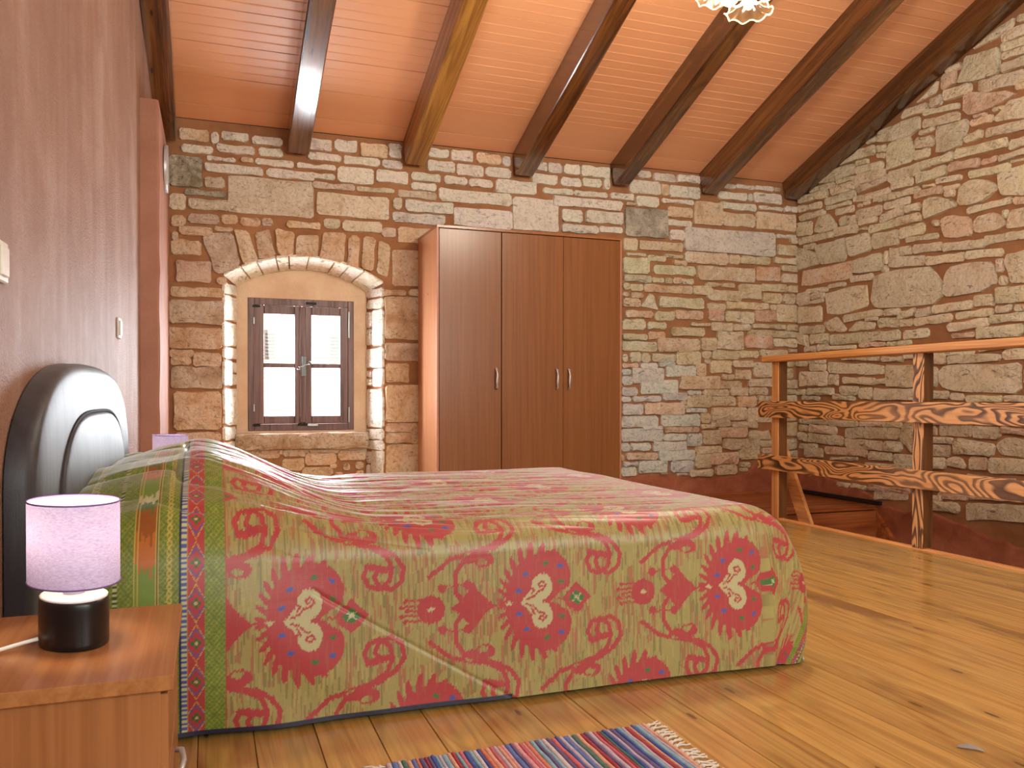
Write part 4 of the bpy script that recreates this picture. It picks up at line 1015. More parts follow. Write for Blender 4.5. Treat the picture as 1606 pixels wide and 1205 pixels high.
TILE = motif_tile()
C_GROUND = np.array(lin((162, 152, 94))); C_RED = np.array(lin((176, 62, 68))); C_GREEN = np.array(lin((62, 118, 62)))
C_BLUE = np.array(lin((70, 92, 168))); C_CREAM = np.array(lin((188, 184, 140)))
G1 = np.array(lin((104, 130, 50))); G2 = np.array(lin((72, 104, 44))); GOLD = np.array(lin((196, 178, 84))); NAVY = np.array(lin((26, 34, 66)))
ORNG = np.array(lin((190, 110, 44))); PALE = np.array(lin((196, 200, 150)))

def cloth_colour(u, v, q):
    """u along the bed (m), v across from the near hem; q = distance into the green border (negative in the field)"""
    n = u.shape[0]
    jag = (hcell(u / .0026, u * 0, 3) - .5) * .0045 + (hcell(u / .0031, v / .05, 4) - .5) * .004
    ia = np.floor(((u - .823 + .303) % .606) * 1000).astype(np.int32) % 606
    ib = np.floor(((v + jag - .245) % .63) * 1000).astype(np.int32) % 630
    k = TILE[ia, ib]
    col = np.tile(C_GROUND, (n, 1))
    st = hcell(u / .0032, v / .035 + hcell(u / .0032, u * 0, 9) * 7, 5)
    st2 = vnoise(u * 30, v * 14, 6)
    m = (st > .72) & (st2 > .42)
    col[m] = C_GROUND * .45 + C_RED * .5
    m = (st < .16)
    col[m] = C_GROUND * .66
    m = (st > .30) & (st < .42)
    col[m] = C_GROUND * 1.14
    for idx, c in ((1, C_RED), (2, C_GREEN), (3, C_BLUE), (4, C_CREAM)):
        col[k == idx] = c
    m = (k == 1) & (st > .86)
    col[m] = C_RED * .85 + C_GROUND * .12
    # border
    def band(a, b): return (q >= a) & (q < b)
    lz = np.abs(np.mod(q / .011, 1) - .5) + np.abs(np.mod(v / .013, 1) - .5)
    base = np.where(((lz > .42) & (lz < .58))[:, None], G1 * .55 + GOLD * .45, G1)
    base = base * (0.85 + .3 * vnoise(q * 90, v * 90, 8))[:, None]
    inb = q >= 0
    col[inb] = base[inb]
    col[band(0, .0035)] = C_RED
    m = band(.047, .086)
    if m.any():
        qq = (q - .0665) / .0195; ph = np.mod(v / .085, 1.0) * 2 - 1
        c = np.tile(C_RED, (n, 1))
        zz = np.abs(np.abs(ph) - (1 - np.abs(qq)) * .55 - .15) < .05
        c[zz] = C_BLUE
        zz = np.abs(np.abs(ph) - (1 - np.abs(qq)) * .75 - .2) < .035
        c[zz] = GOLD
        for (a0, p0) in ((.38, 0), (-.38, 0), (0, .17), (0, -.17)):
            c[((qq - a0) / .22) ** 2 + ((ph - p0) / .11) ** 2 < 1] = C_GREEN * .8
        c[(np.abs(qq) / .25 + np.abs(ph) / .1) < 1] = C_CREAM
        c[(np.abs(qq) > .90)] = C_RED * .6 + GOLD * .4
        col[m] = c[m]
    m = band(.087, .098)
    chk = (np.mod(v / .011, 1) > .5)
    col[m & chk] = C_BLUE; col[m & ~chk] = PALE
    col[band(.0985, .102)] = NAVY
    m = band(.118, .130)
    x_ = np.abs(np.abs(np.mod(v / .014, 1) - .5) * 2 - np.abs((q - .124) / .006)) < .35
    col[m & x_] = GOLD
    m = band(.146, .196)
    jj = hcell(q / .0035, q * 0, 12) * .12
    t = np.mod(v / .30 + jj, 1.0)
    c = np.where((t < .30)[:, None], G1 * 1.3, np.where((t < .5)[:, None], ORNG, np.where((t < .72)[:, None], ORNG * .6, C_GREEN)))
    c = np.where((t > .86)[:, None], PALE, c)
    col[m] = c[m]
    for a in (.146, .152, .190, .196): col[band(a, a + .0026)] = GOLD
    for a in (.1495, .1935): col[band(a, a + .002)] = NAVY
    m = band(.232, .243)
    col[m & chk] = PALE; col[m & ~chk] = G2 * .6
    m = band(.296, .312)
    lo = np.abs(np.abs(np.mod(v / .024, 1) - .5) * 2 - np.abs((q - .304) / .008)) < .25
    col[m & lo] = PALE
    col[band(.294, .296)] = PALE; col[band(.312, .314)] = PALE
    m = (v < .010) & (u < .75)
    col[m] = NAVY
    return col

RR = 0.09
X_FOOT, Y_NEAR, Y_FAR, Z_TOP = 1.53, 2.145, 3.56, 0.475
s_coord = np.concatenate([np.arange(-.335, 1.53, .0024), np.arange(1.53, 2.055, .005)])
t_coord = np.concatenate([np.arange(0, .62, .0024), np.arange(.62, 1.93, .006), np.arange(1.93, 2.42, .012)])
SS, TT = np.meshgrid(s_coord, t_coord, indexing='ij')
v0 = .514                                   # arc length of the near drop
ex = np.maximum(SS - X_FOOT, 0)
eyn = np.maximum(v0 - TT, 0)
eyf = np.maximum(TT - v0 - (Y_FAR - Y_NEAR), 0)
ey = eyn + eyf
sgn = np.where(eyf > 0, 1.0, -1.0)
r = (ex ** 5 + ey ** 5) ** .2
qd = math.pi * RR / 2
h = np.where(r < qd, RR * np.sin(np.minimum(r, qd) / RR), RR + .045 * np.maximum(r - qd, 0))
g = np.where(r < qd, RR * (1 - np.cos(np.minimum(r, qd) / RR)), RR + np.maximum(r - qd, 0))
g = np.minimum(g, Z_TOP - .006)
ww = ex ** 3 + ey ** 3 + 1e-12
dx = ex ** 3 / ww; dy = ey ** 3 / ww
nn = np.sqrt(dx * dx + dy * dy) + 1e-9; dx /= nn; dy /= nn
ang = np.arctan2(ey, ex)                     # 0 = foot side, pi/2 = long side
both = (ex > 0) & (ey > 0)
gg = np.clip(g / Z_TOP, 0, 1)
lobe = np.where(both, np.sin(np.clip(ang * 1.75, 0, np.pi)) ** 1.5 * (np.sin(gg * np.pi * .80) * .125), 0)
fold = np.where(both, np.sin(ang * 9.0) * .010 * np.clip(g / Z_TOP, 0, 1), 0)
PX = np.minimum(SS, X_FOOT) + dx * h + lobe * .95 + fold
PY = np.clip(TT - v0, 0, Y_FAR - Y_NEAR) + Y_NEAR + sgn * (dy * h - lobe * .05 + fold * .3)
PZ = Z_TOP - g
# foot drape waves
drop = np.clip(g / Z_TOP, 0, 1)
PX += np.where((ex > 0), .016 * np.sin(TT * 17 + 1.0) * drop * (1 - dy), 0)
# soft waves and sagging on the near side
sidew = (ey > 0) * (1 - dx) * drop
PY += sgn * sidew * (.010 * (vnoise(SS * 5, TT * 3 + 5, 21) - .5) + .007 * np.sin(SS * 9 + TT * 5))
PY += np.where(eyn > 0, sidew * .013 * np.clip(1.1 - SS, 0, 1) * (vnoise((SS * .75 + TT) * 9, (TT - SS) * 1.2 + 7, 22) - .5) * 2, 0)
cr = np.abs((SS - .26) * .50 + (TT - .30) * .82) / .96            # one long diagonal crease in the side
PY += np.where((eyn > 0) & (SS > .24) & (SS < .80), .0035 * np.exp(-(cr / .005) ** 2), 0)
# pillows under the cover
fx = np.where(SS < -.04, .55 + .45 * np.clip((SS + .335) / .295, 0, 1) ** .7, .5 + .5 * np.cos(np.pi * np.clip((SS + .04) / .50, 0, 1)) ** 1)
yy = PY
fy = .18 + .82 * np.clip((yy - 2.06) / .38, 0, 1) ** .8
fy *= 1 - .06 * np.exp(-((yy - 2.85) / .10) ** 2)
fy *= np.where(yy > 3.4, np.clip(1 - (yy - 3.4) / .35, .3, 1), 1)
lump = .165 * fx * fy
wt = np.clip(PZ / Z_TOP, 0, 1) ** 1.6
PZ = PZ + lump * wt
PY -= np.where(eyn > 0, .03 * fx * np.sin(np.clip(PZ / .5, 0, 1) * np.pi) * .9, 0)
# creases in the top
topm = np.clip((PZ - .40) / .06, 0, 1)
n1 = np.abs(vnoise(SS * 1.6 + TT * .9, TT * 17 + SS * 3.0, 31) - .5) * 2
n2 = np.abs(vnoise(SS * 2.2 + 9, TT * 34 + SS * 5.0, 32) - .5) * 2
mask = np.clip((SS + .05) / .2, 0, 1) * np.clip((1.45 - SS) / 1.0, 0, 1) ** .7
PZ += topm * mask * (-.011 * (1 - n1) ** 4 - .005 * (1 - n2) ** 4)
PZ += topm * .007 * (vnoise(SS * 3.5, TT * 4, 33) - .5)
# crumples on the pillows
pm = np.clip((.12 - SS) / .15, 0, 1) * topm
PZ += pm * (.020 * (vnoise(SS * 9 + 3, TT * 5, 34) - .5) - .012 * (1 - np.abs(vnoise(SS * 7, TT * 7, 35) - .5) * 2) ** 6)
PY = PY - .018 * (SS - .9)
PZ = np.maximum(PZ, .006)
PX = np.maximum(PX, -.335 + .0 * PX)
ns_, nt_ = SS.shape
co = np.stack([PX, PY, PZ], -1).reshape(-1, 3).astype(np.float32)
q_head = .043 - SS
q_foot = SS - 1.80
qq = np.maximum(q_head, q_foot)
colr = cloth_colour(SS.ravel(), TT.ravel(), qq.ravel())
me = bpy.data.meshes.new('bedspread')
me.vertices.add(ns_ * nt_)
me.vertices.foreach_set('co', co.ravel())
i, j = np.meshgrid(np.arange(ns_ - 1), np.arange(nt_ - 1), indexing='ij')
a = (i * nt_ + j).ravel()
quads = np.stack([a, a + nt_, a + nt_ + 1, a + 1], -1).astype(np.int32)
nq = quads.shape[0]
me.loops.add(nq * 4)
me.loops.foreach_set('vertex_index', quads.ravel())
me.polygons.add(nq)
me.polygons.foreach_set('loop_start', np.arange(nq, dtype=np.int32) * 4)
me.polygons.foreach_set('loop_total', np.full(nq, 4, np.int32))
me.update()
ca = me.color_attributes.new('weave', 'FLOAT_COLOR', 'POINT')
ca.data.foreach_set('color', np.concatenate([colr, np.ones((colr.shape[0], 1))], -1).astype(np.float32).ravel())
me.shade_smooth()
t = NT('ikat_cotton')
at = t.n('ShaderNodeAttribute', attribute_name='weave')
wv = t.noise(t.mapping(t.tc(), (900, 260, 260)), 1.0, 2)
c = t.mix(t.ramp(wv, [(0.3, 0.18), (0.7, 0.0)]), at.outputs['Color'], (0.05, 0.04, 0.03))
t.col(c)
t.set(Roughness=0.42)
t.bsdf.inputs['Sheen Weight'].default_value = 0.35
t.bsdf.inputs['Sheen Roughness'].default_value = 0.35
t.bsdf.inputs['Specular IOR Level'].default_value = 0.6
wr = t.noise(t.mapping(t.tc(), (3.0, 12, 12)), 1.0, 4, 0.6, 0.8)
t.bump(t.math('ADD', t.math('MULTIPLY', wv, 0.12), wr), 0.25, 0.006)
spread = meshobj('bedspread', me, t.m)
# origin at the foot of the bed's near corner
off = Vector((0.6, 2.8, 0))
me.transform(Matrix.Translation(-off)); spread.location = off
tag(spread, 'red and khaki ikat-patterned bedspread with green striped border draped over the bed', 'bedspread')
# white edging along the foot hem
bm = bmesh.new()
row = co.reshape(ns_, nt_, 3)[-1, ::3]
tube(bm, [Vector(p) - off + Vector((0.002, 0, 0.003)) for p in row[:220]], .0032, 5)
bmobj('hem_edging', bm, plain('white_hem_edging', (206, 208, 232), 0.7), spread, None, True)

# ================================================================== BED
bed = empty('bed', (0.62, 2.84, 0), 'double bed with a charcoal upholstered arched headboard against the pink wall', 'bed')
def bb(name, x0, x1, y0, y1, z0, z1, mat, par=None, bev=.01, seg=2):
    return box(name, x0 - .62, x1 - .62, y0 - 2.84, y1 - 2.84, z0, z1, mat, par or bed, bev, seg)
bb('bed_base', -.26, 1.52, 2.13, 3.55, .10, .26, M['cloth_dark'])
bb('mattress', -.26, 1.53, 2.12, 3.56, .262, .455, M['mattress'], bev=.03, seg=3)
for (px_, py_) in ((-.2, 2.2), (1.46, 2.2), (-.2, 3.48), (1.46, 3.48)):
    bb('leg', px_ - .03, px_ + .03, py_ - .03, py_ + .03, 0, .10, M['iron'], bev=.004)
# headboard: arched padded panel with an inner padded arch, parallel to the wall
def hb_z(s, half, zb, zt, p=3.0): return zb + (zt - zb) * math.sqrt(max(0.0, 1 - min(1, abs(s) / half) ** p))
HY = 2.81
def headpad(name, half, zb, zt, depth, bottom, mat, par, xoff, bulge, nseg=44, p=3.0):
    pts = []
    for k in range(nseg + 1):
        s = -math.cos(math.pi * k / nseg) * half
        pts.append((s, hb_z(s, half, zb, zt, p)))
    pts = [(-half, bottom)] + pts + [(half, bottom)]
    n = len(pts)
    cz = (bottom + zt) / 2
    V, F = [], []
    layers = [(0.0, 0.0), (0.0, depth * .62), (.010, depth * .88), (.03, depth), (.09, depth + bulge * .7), (.22, depth + bulge)]
    for ins, d in layers:
        for (s, z_) in pts:
            v = Vector((-s, cz - z_)); l = v.length
            kx = min(ins, l * .9)
            w_ = Vector((s, z_)) + v.normalized() * kx
            V.append((d + xoff, w_.x, w_.y))
    V.append((depth + bulge + xoff, 0, cz))
    for L_ in range(len(layers) - 1):
        for k in range(n):
            a_, b_ = L_ * n + k, L_ * n + (k + 1) % n
            F.append((a_, b_, b_ + n, a_ + n))
    L_ = len(layers) - 1
    for k in range(n): F.append((L_ * n + k, L_ * n + (k + 1) % n, len(V) - 1))
    return pyobj(name, V, F, mat, par, None, True)
hb = headpad('headboard', .835, .60, .895, .055, .08, M['upholstery'], bed, 0, .006)
hb.location = (lx(HY) + .004 - .62, HY - 2.84, 0)
hb.rotation_euler = (0, 0, -math.atan(.03))
pad = headpad('headboard_pad', .60, .50, .752, .018, .20, M['upholstery'], hb, .052, .012, p=3.4)
bm = bmesh.new()
pp = []
for k in range(45):
    s = -math.cos(math.pi * k / 44) * .606
    pp.append((.060, s, hb_z(s, .606, .50, .758, 3.4)))
pp = [(.060, -.606, .22)] + pp + [(.060, .606, .22)]
tube(bm, pp, .006, 6)
bmobj('piping', bm, M['cloth_dark'], hb, None, True)

# ================================================================== NIGHTSTANDS
def nightstand(name, loc, label):
    o = empty(name, loc, label, 'nightstand')
    w, d, hh = .445, .36, .40            # along the wall (Y), out from the wall (X), height
    box('top', -.18, .18, -w / 2, w / 2, hh - .022, hh, M['laminate_y'], o, .0015)
    box('side_panel', -.18, .162, -w / 2 + .010, -w / 2 + .026, 0, hh - .022, M['laminate_n'], o, .001)
    box('side_panel', -.18, .162, w / 2 - .026, w / 2 - .010, 0, hh - .022, M['laminate_n'], o, .001)
    box('back_panel', -.178, -.172, -w / 2 + .026, w / 2 - .026, .03, hh - .03, M['laminate_n'], o, 0)
    box('shelf', -.17, .155, -w / 2 + .026, w / 2 - .026, .05, .066, M['laminate_y'], o, .001)
    dw = box('drawer', .155, .172, -w / 2 + .014, w / 2 - .014, .25, hh - .03, M['laminate_n'], o, .001)
    dr = box('door', .155, .172, -w / 2 + .014, w / 2 - .014, .01, .244, M['laminate_n'], o, .001)
    for par, zc in ((dr, .175),):
        bm = bmesh.new()
        tube(bm, [(0.009, -.05, zc), (.020, -.046, zc), (.024, 0, zc), (.020, .046, zc), (.009, .05, zc)], .005, 8)
        bmobj('handle', bm, M['chrome'], par, None, True)
    return o
nightstand('nightstand', (-.225, 1.509, 0), 'cherry laminate nightstand in the near corner, carrying the lit lilac lamp')
nightstand('nightstand', (-.09 - .07, 4.02, 0), 'nightstand on the far side of the bed, hidden but for the lilac lamp on it')

# ================================================================== TABLE LAMPS
def lamp(loc, label, rz, cord=True, watts=5.0):
    o = empty('table_lamp', loc, label, 'lamp', None, None, rz)
    A_, B_ = .0655, .092
    bm = bmesh.new()
    lathe(bm, [(.72, .0), (.755, .002), (.76, .010), (.76, .064), (.755, .071), (.735, .077), (.70, .078), (.0001, .079)], 48, A_, B_, 0, False, True)
    bmobj('base', bm, M['black'], o, None, True)
    bm = bmesh.new()
    lathe(bm, [(.735, .0765), (.74, .0785), (.69, .0805), (.0001, .0805)], 48, A_, B_)
    bmobj('base_cap', bm, M['white'], o, None, True)
    bm = bmesh.new()
    lathe(bm, [(.016, .080), (.016, .086), (.010, .089), (.010, .105), (.013, .108), (.013, .130), (.0001, .131)], 20)
    bmobj('socket', bm, M['chrome'], o, None, True)
    bm = bmesh.new()
    z0, z1 = .1015, .2315
    lathe(bm, [(1.0, z0), (1.0, z0 + .05), (1.0, z0 + .10), (1.0, z1)], 64, A_, B_)
    sh = bmobj('shade', bm, M['shade'], o, None, True)
    for zz in (z0, z1):
        bm = bmesh.new()
        tube(bm, [(A_ * math.cos(a), B_ * math.sin(a), zz) for a in [2 * math.pi * k / 64 for k in range(65)]], .0014, 5, False)
        bmobj('shade_rim', bm, M['shade_trim'], sh, None, True)
    bm = bmesh.new()
    for k in range(3):
        a = 2 * math.pi * k / 3 + .4
        tube(bm, [(0, 0, z0 + .03), (A_ * .6 * math.cos(a), B_ * .6 * math.sin(a), z0 + .03), (A_ * math.cos(a), B_ * math.sin(a), z0 + .002)], .001, 5)
    bmobj('shade_spider', bm, M['chrome'], sh, None, True)
    bm = bmesh.new()
    bmesh.ops.create_uvsphere(bm, u_segments=20, v_segments=12, radius=.020)
    for v in bm.verts: v.co.z = v.co.z * 1.35 + .155
    bmobj('bulb', bm, M['bulb'], o, None, True)
    if cord:
        bm = bmesh.new()
        inv = Matrix.Rotation(-rz, 3, 'Z')
        pts = [Vector((-.048, -.022, .016)), Vector((-.066, -.026, .013)), Vector((-.10, -.036, .007)), Vector((-.15, -.055, .0035)), Vector((-.195, -.075, .0035))]
        tube(bm, [inv @ p for p in pts], .0032, 8)
        bmobj('cord', bm, M['white'], o, None, True)
    l = bpy.data.lights.new('lamp_light', 'POINT'); l.energy = watts; l.color = (1, .80, .58); l.shadow_soft_size = .03
    lo = bpy.data.objects.new('lamp_light', l); COL.objects.link(lo); lo.parent = o; lo.location = (0, 0, .185)
    return o
lamp((-.2035, 1.517, .40), 'lit table lamp with lilac oval shade and black oval base on the near nightstand', .406, True, 2.3)
lamp((-.150, 3.98, .40), 'small lilac table lamp beyond the bed, only its shade showing above the pillows', .6, False, 0.9)

# ================================================================== WARDROBE
wd = empty('wardrobe', (2.088, 5.525, 0), 'tall three-door cherry laminate wardrobe standing against the stone wall', 'wardrobe')
WW, WDp, WH = 1.35, .51, 1.928
hx = WW / 2
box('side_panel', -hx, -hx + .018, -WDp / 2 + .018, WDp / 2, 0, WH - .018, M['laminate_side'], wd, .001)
box('side_panel', hx - .018, hx, -WDp / 2 + .018, WDp / 2, 0, WH - .018, M['laminate'], wd, .001)
box('top_panel', -hx, hx, -WDp / 2, WDp / 2, WH - .018, WH, M['laminate_x'], wd, .0015)
box('plinth', -hx + .018, hx - .018, -WDp / 2 + .03, -WDp / 2 + .046, 0, .06, M['laminate_x'], wd, .001)
box('partition', -hx + .45, -hx + .466, -WDp / 2 + .02, WDp / 2 - .01, .06, WH - .018, M['laminate'], wd, .001)
box('back_panel', -hx + .018, hx - .018, WDp / 2 - .006, WDp / 2, .02, WH - .018, M['laminate'], wd, 0)
box('edge_strip', -hx, -hx + .014, -WDp / 2, -WDp / 2 + .018, 0, WH - .018, M['edge'], wd, .001)
box('edge_strip', hx - .012, hx, -WDp / 2, -WDp / 2 + .018, 0, WH - .018, M['edge'], wd, .001)
for (x0, x1, hxp) in ((-hx + .017, -hx + .4445, -hx + .407), (-hx + .4505, 0.2225, .172), (0.2245, hx - .014, .262)):
    cxx = (x0 + x1) / 2
    dr = box('door', x0, x1, -WDp / 2 - .002, -WDp / 2 + .016, .062, WH - .024, M['laminate'], wd, .0012)
    bm = bmesh.new()
    zc = .927 - .062
    pts = [(hxp - cxx, -.009 - .004, zc - .068), (hxp - cxx, -.030, zc - .060), (hxp - cxx, -.037, zc - .02), (hxp - cxx, -.037, zc + .02), (hxp - cxx, -.030, zc + .060), (hxp - cxx, -.013, zc + .068)]
    tube(bm, pts, .0085, 8)
    bmobj('handle', bm, M['chrome'], dr, None, True)
for (yy_, zz_) in ((-.02, 1.50), (.10, 1.505)):
    bm = bmesh.new()
    bmesh.ops.create_cone(bm, cap_ends=True, segments=12, radius1=.006, radius2=.005, depth=.004)
    bmesh.ops.rotate(bm, verts=bm.verts, matrix=Matrix.Rotation(R(-90), 3, 'Y'))
    bmobj('screw_cap', bm, M['edge'], wd, (-hx - .001, yy_, zz_))

# ================================================================== STAIR RAILING
rl = empty('stair_railing', (3.5, 3.9, 0), 'scorched pine railing with flat boards guarding the stair opening', 'railing')
def rbox(name, x0, x1, y0, y1, z0, z1, mat, bev=.003):
    bm = bmesh.new()
    cy = (y0 + y1) / 2; cx = (x0 + x1) / 2; cz = (z0 + z1) / 2
    bm_box(bm, x0 - cx, x1 - cx, y0 - cy, y1 - cy, z0 - cz, z1 - cz, bev)
    bmesh.ops.subdivide_edges(bm, edges=[e for e in bm.edges if e.calc_length() > .9], cuts=6)
    return bmobj(name, bm, mat, rl, (cx - 3.5, cy - 3.9, cz))
for yc in (4.54, 3.37, 2.70, 1.55, .4):
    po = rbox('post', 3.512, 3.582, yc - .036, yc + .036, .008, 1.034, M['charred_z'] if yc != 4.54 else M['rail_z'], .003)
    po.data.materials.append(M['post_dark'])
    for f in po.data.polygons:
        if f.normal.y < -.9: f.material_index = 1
tp = rbox('top_rail', 3.485, 3.600, -.2, 4.655, 1.034, 1.077, M['rail'], .006)
mb = rbox('middle_board', 3.486, 3.511, -.2, 4.69, .667, .776, M['charred'], .003)
lb = rbox('lower_board', 3.486, 3.511, -.2, 4.69, .322, .420, M['charred'], .003)
# sloping handrail board that goes down with the stairs
bm = bmesh.new()
p0, p1 = Vector((3.63, 4.70, .60)), Vector((3.63, 3.94, -.82))
d = (p1 - p0).normalized(); nrm = Vector((1, 0, 0)); side = d.cross(nrm).normalized()
vs = []
for p in (p0, p1):
    for a_, b_ in ((-.05, -.012), (.05, -.012), (.05, .012), (-.05, .012)):
        vs.append(bm.verts.new(p + side * a_ + nrm * b_ - Vector((3.5, 3.9, 0))))
for f in ((0, 1, 2, 3), (7, 6, 5, 4), (0, 4, 5, 1), (1, 5, 6, 2), (2, 6, 7, 3), (3, 7, 4, 0)): bm.faces.new([vs[k] for k in f])
bmesh.ops.recalc_face_normals(bm, faces=bm.faces)
bmobj('sloping_handrail', bm, M['rail'], rl)

# ================================================================== STAIRS
st = empty('staircase', (4.1, OY, -2.6), 'reddish wooden staircase going down in the corner beside the stone wall', 'stairs')
n_st = 11
rise, go = 2.6 / n_st, .215
for k in range(1, n_st):
    yk = OY - k * go
    zk = 2.6 - k * rise
    box('tread', -.50, .55, -k * go - .02, -k * go + go, zk - .032, zk, M['floor_x'], st, .004)
for k in range(1, n_st + 1):
    zk = 2.6 - k * rise
    box('riser', -.50, .55, -(k - 1) * go - .018, -(k - 1) * go, zk, zk + rise - .036, M['floor_x'], st, .001)
for xs_ in (.565, -.53):
    V = []
    for x_ in (xs_ - .015, xs_ + .015):
        V += [(x_, .04, 2.6 - .32), (x_, .04, 2.6 + .005), (x_, -n_st * go, .03 + .0), (x_, -n_st * go, -.0)]
    pyobj('stringer', V, [(0, 3, 2, 1), (4, 5, 6, 7), (1, 2, 6, 5), (0, 1, 5, 4), (2, 3, 7, 6), (0, 4, 7, 3)], M['floor_x'], st)
tag(box('trim_3', XW - .045, XW - .022, OY - .05, 5.76, .004, .034, M['dark_gap'], None, .002), kind='structure')

# ================================================================== CEILING LAMP
cl = empty('ceiling_lamp', (2.165, 3.00, roof_z(3.00)), 'lit ceiling lamp with ruffled frosted glass flower shades hanging between the rafters', 'lamp')
zl = 2.495 - roof_z(3.00)
bm = bmesh.new(); lathe(bm, [(.055, .02), (.055, -.01), (.03, -.035), (.008, -.04)], 24, 1, 1, 0, True, True); bmobj('canopy', bm, M['brass'], cl, None, True)
bm = bmesh.new(); tube(bm, [(0, 0, -.03), (0, 0, zl + .16)], .006, 8); bmobj('rod', bm, M['brass'], cl, None, True)
bm = bmesh.new(); lathe(bm, [(.004, .20), (.018, .17), (.03, .14), (.018, .11), (.006, .08)], 16, 1, 1, zl, True, True); bmobj('hub', bm, M['brass'], cl, None, True)
def flower(par, loc):
    bm = bmesh.new()
    n = 56
    prof = [(.018, .062), (.030, .050), (.046, .030), (.060, .016), (.078, .006), (.098, .002)]
    rings = []
    for i_, (r_, z_) in enumerate(prof):
        ruff = (i_ / (len(prof) - 1)) ** 2
        rings.append([bm.verts.new(((r_ + .006 * ruff * math.sin(8 * a)) * math.cos(a), (r_ + .006 * ruff * math.sin(8 * a)) * math.sin(a), z_ + .009 * ruff * math.sin(8 * a + 1))) for a in [2 * math.pi * k / n for k in range(n)]])
    for i_ in range(len(rings) - 1):
        for k in range(n): bm.faces.new((rings[i_][k], rings[i_][(k + 1) % n], rings[i_ + 1][(k + 1) % n], rings[i_ + 1][k]))
    s_ = bmobj('glass_shade', bm, M['frosted'], par, loc, True)
    bm = bmesh.new()
    tube(bm, [((.098 + .006 * math.sin(8 * a)) * math.cos(a), (.098 + .006 * math.sin(8 * a)) * math.sin(a), .002 + .009 * math.sin(8 * a + 1)) for a in [2 * math.pi * k / n for k in range(n + 1)]], .0032, 6, False)
    bmobj('ruffled_rim', bm, M['frosted_rim'], s_, None, True)
    bm = bmesh.new()
    bmesh.ops.create_uvsphere(bm, u_segments=16, v_segments=10, radius=.022)
    for v in bm.verts: v.co.z += .035
    bmobj('bulb', bm, M['bulb'], s_, None, True)
t = NT('gilt_glass_rim'); t.col(lin((226, 200, 140))); t.set(Roughness=0.3); M['frosted_rim'] = t.m
for k, a in enumerate((R(-70), R(50), R(170))):
    ax, ay = .125 * math.cos(a), .125 * math.sin(a)
    bm = bmesh.new()
    tube(bm, [(0, 0, zl + .14), (ax * .4, ay * .4, zl + .10), (ax * .8, ay * .8, zl + .12), (ax, ay, zl + .10), (ax, ay, zl + .06)], .005, 8)
    bmobj('arm', bm, M['brass'], cl, None, True)
    flower(cl, (ax, ay, zl))
l = bpy.data.lights.new('ceiling_lamp_light', 'POINT'); l.energy = 120; l.color = (1, .90, .72); l.shadow_soft_size = .16
lo = bpy.data.objects.new('ceiling_lamp_light', l); COL.objects.link(lo); lo.parent = cl; lo.location = (0, 0, zl - .03)

# ================================================================== WALL FITTINGS
def switch(y, z, w, h_, label, glassy=False):
    o = empty('light_switch', (lx(y) + .0, y, z), label, 'switch', None, None, -math.atan(.03))
    box('plate', 0.0, .010, -w / 2, w / 2, 0, h_, M['white'], o, .003)
    box('rocker', .010, .015, -w * .34, w * .34, h_ * .14, h_ * .86, M['white'], o, .002)
    return o
switch(3.80, 1.042, .082, .085, 'small white wall switch above the far end of the headboard')
switch(1.96, 1.035, .082, .085, 'white wall switch at the left edge of the photo above the headboard')
rp_ = empty('wall_plaque', (-.221, 5.22, 2.118), 'round silver-rimmed plaque seen edge-on on the side of the pilaster', 'plaque')
bm = bmesh.new()
lathe(bm, [(.0001, .010), (.105, .010), (.118, .016), (.133, .018), (.136, .010), (.136, .0)], 48)
bmesh.ops.rotate(bm, verts=bm.verts, matrix=Matrix.Rotation(R(90), 3, 'Y'))
bmobj('rim', bm, M['chrome'], rp_, None, True)
bm = bmesh.new()
bmesh.ops.create_cone(bm, cap_ends=True, segments=40, radius1=.104, radius2=.104, depth=.003)
bmesh.ops.rotate(bm, verts=bm.verts, matrix=Matrix.Rotation(R(90), 3, 'Y'))
bmobj('face', bm, M['white'], rp_, (.012, 0, 0))

# ================================================================== RAG RUG
rug = empty('rag_rug', (.675, 1.45, 0), 'striped multicoloured rag rug with white tassels beside the bed', 'rug')
rag_c = [(216, 124, 136), (110, 138, 204), (232, 172, 186), (88, 132, 128), (226, 142, 120), (84, 108, 186), (206, 194, 216), (178, 78, 92), (150, 190, 214), (232, 180, 160), (120, 108, 156), (224, 214, 220)]
rag_m = [plain('rag_cotton_%s' % n_, c_, .9, 0, .2, .12, 90) for n_, c_ in zip(('rose', 'blue', 'pink', 'teal', 'coral', 'navy', 'lilac', 'crimson', 'sky', 'peach', 'plum', 'white'), rag_c)]
rnd = random.Random(12)
rag_mesh = []
for v_ in range(5):
    V, F = [], []
    N = 14
    for k in range(N + 1):
        y_ = -.325 + .65 * k / N
        wob = rnd.uniform(-.0015, .0015)
        hh = rnd.uniform(.0065, .0105)
        V += [(-.5 + wob * 30, y_, 0.001), (-.42 + wob * 30, y_, hh * .75), (wob * 30, y_, hh), (.42 + wob * 30, y_, hh * .75), (.5 + wob * 30, y_, .001)]
    for k in range(N):
        for c_ in range(4): F.append((k * 5 + c_, k * 5 + c_ + 1, k * 5 + c_ + 6, k * 5 + c_ + 5))
    rag_mesh.append((V, F))
x = -.315
last = -1
while x < .315:
    w = rnd.uniform(.007, .0135)
    k = rnd.randrange(len(rag_m))
    if k == last: k = (k + 3) % len(rag_m)
    last = k
    V, F = rag_mesh[rnd.randrange(5)]
    o = pyobj('rag_strip', [(a_ * w * 1.02, b_, c_) for a_, b_, c_ in V], F, rag_m[k], rug, (x + w / 2, rnd.uniform(-.004, .004), 0), True)
    x += w
fm = plain('cotton_fringe', (226, 218, 206), .9, 0, .2, .08, 90)
tm = []
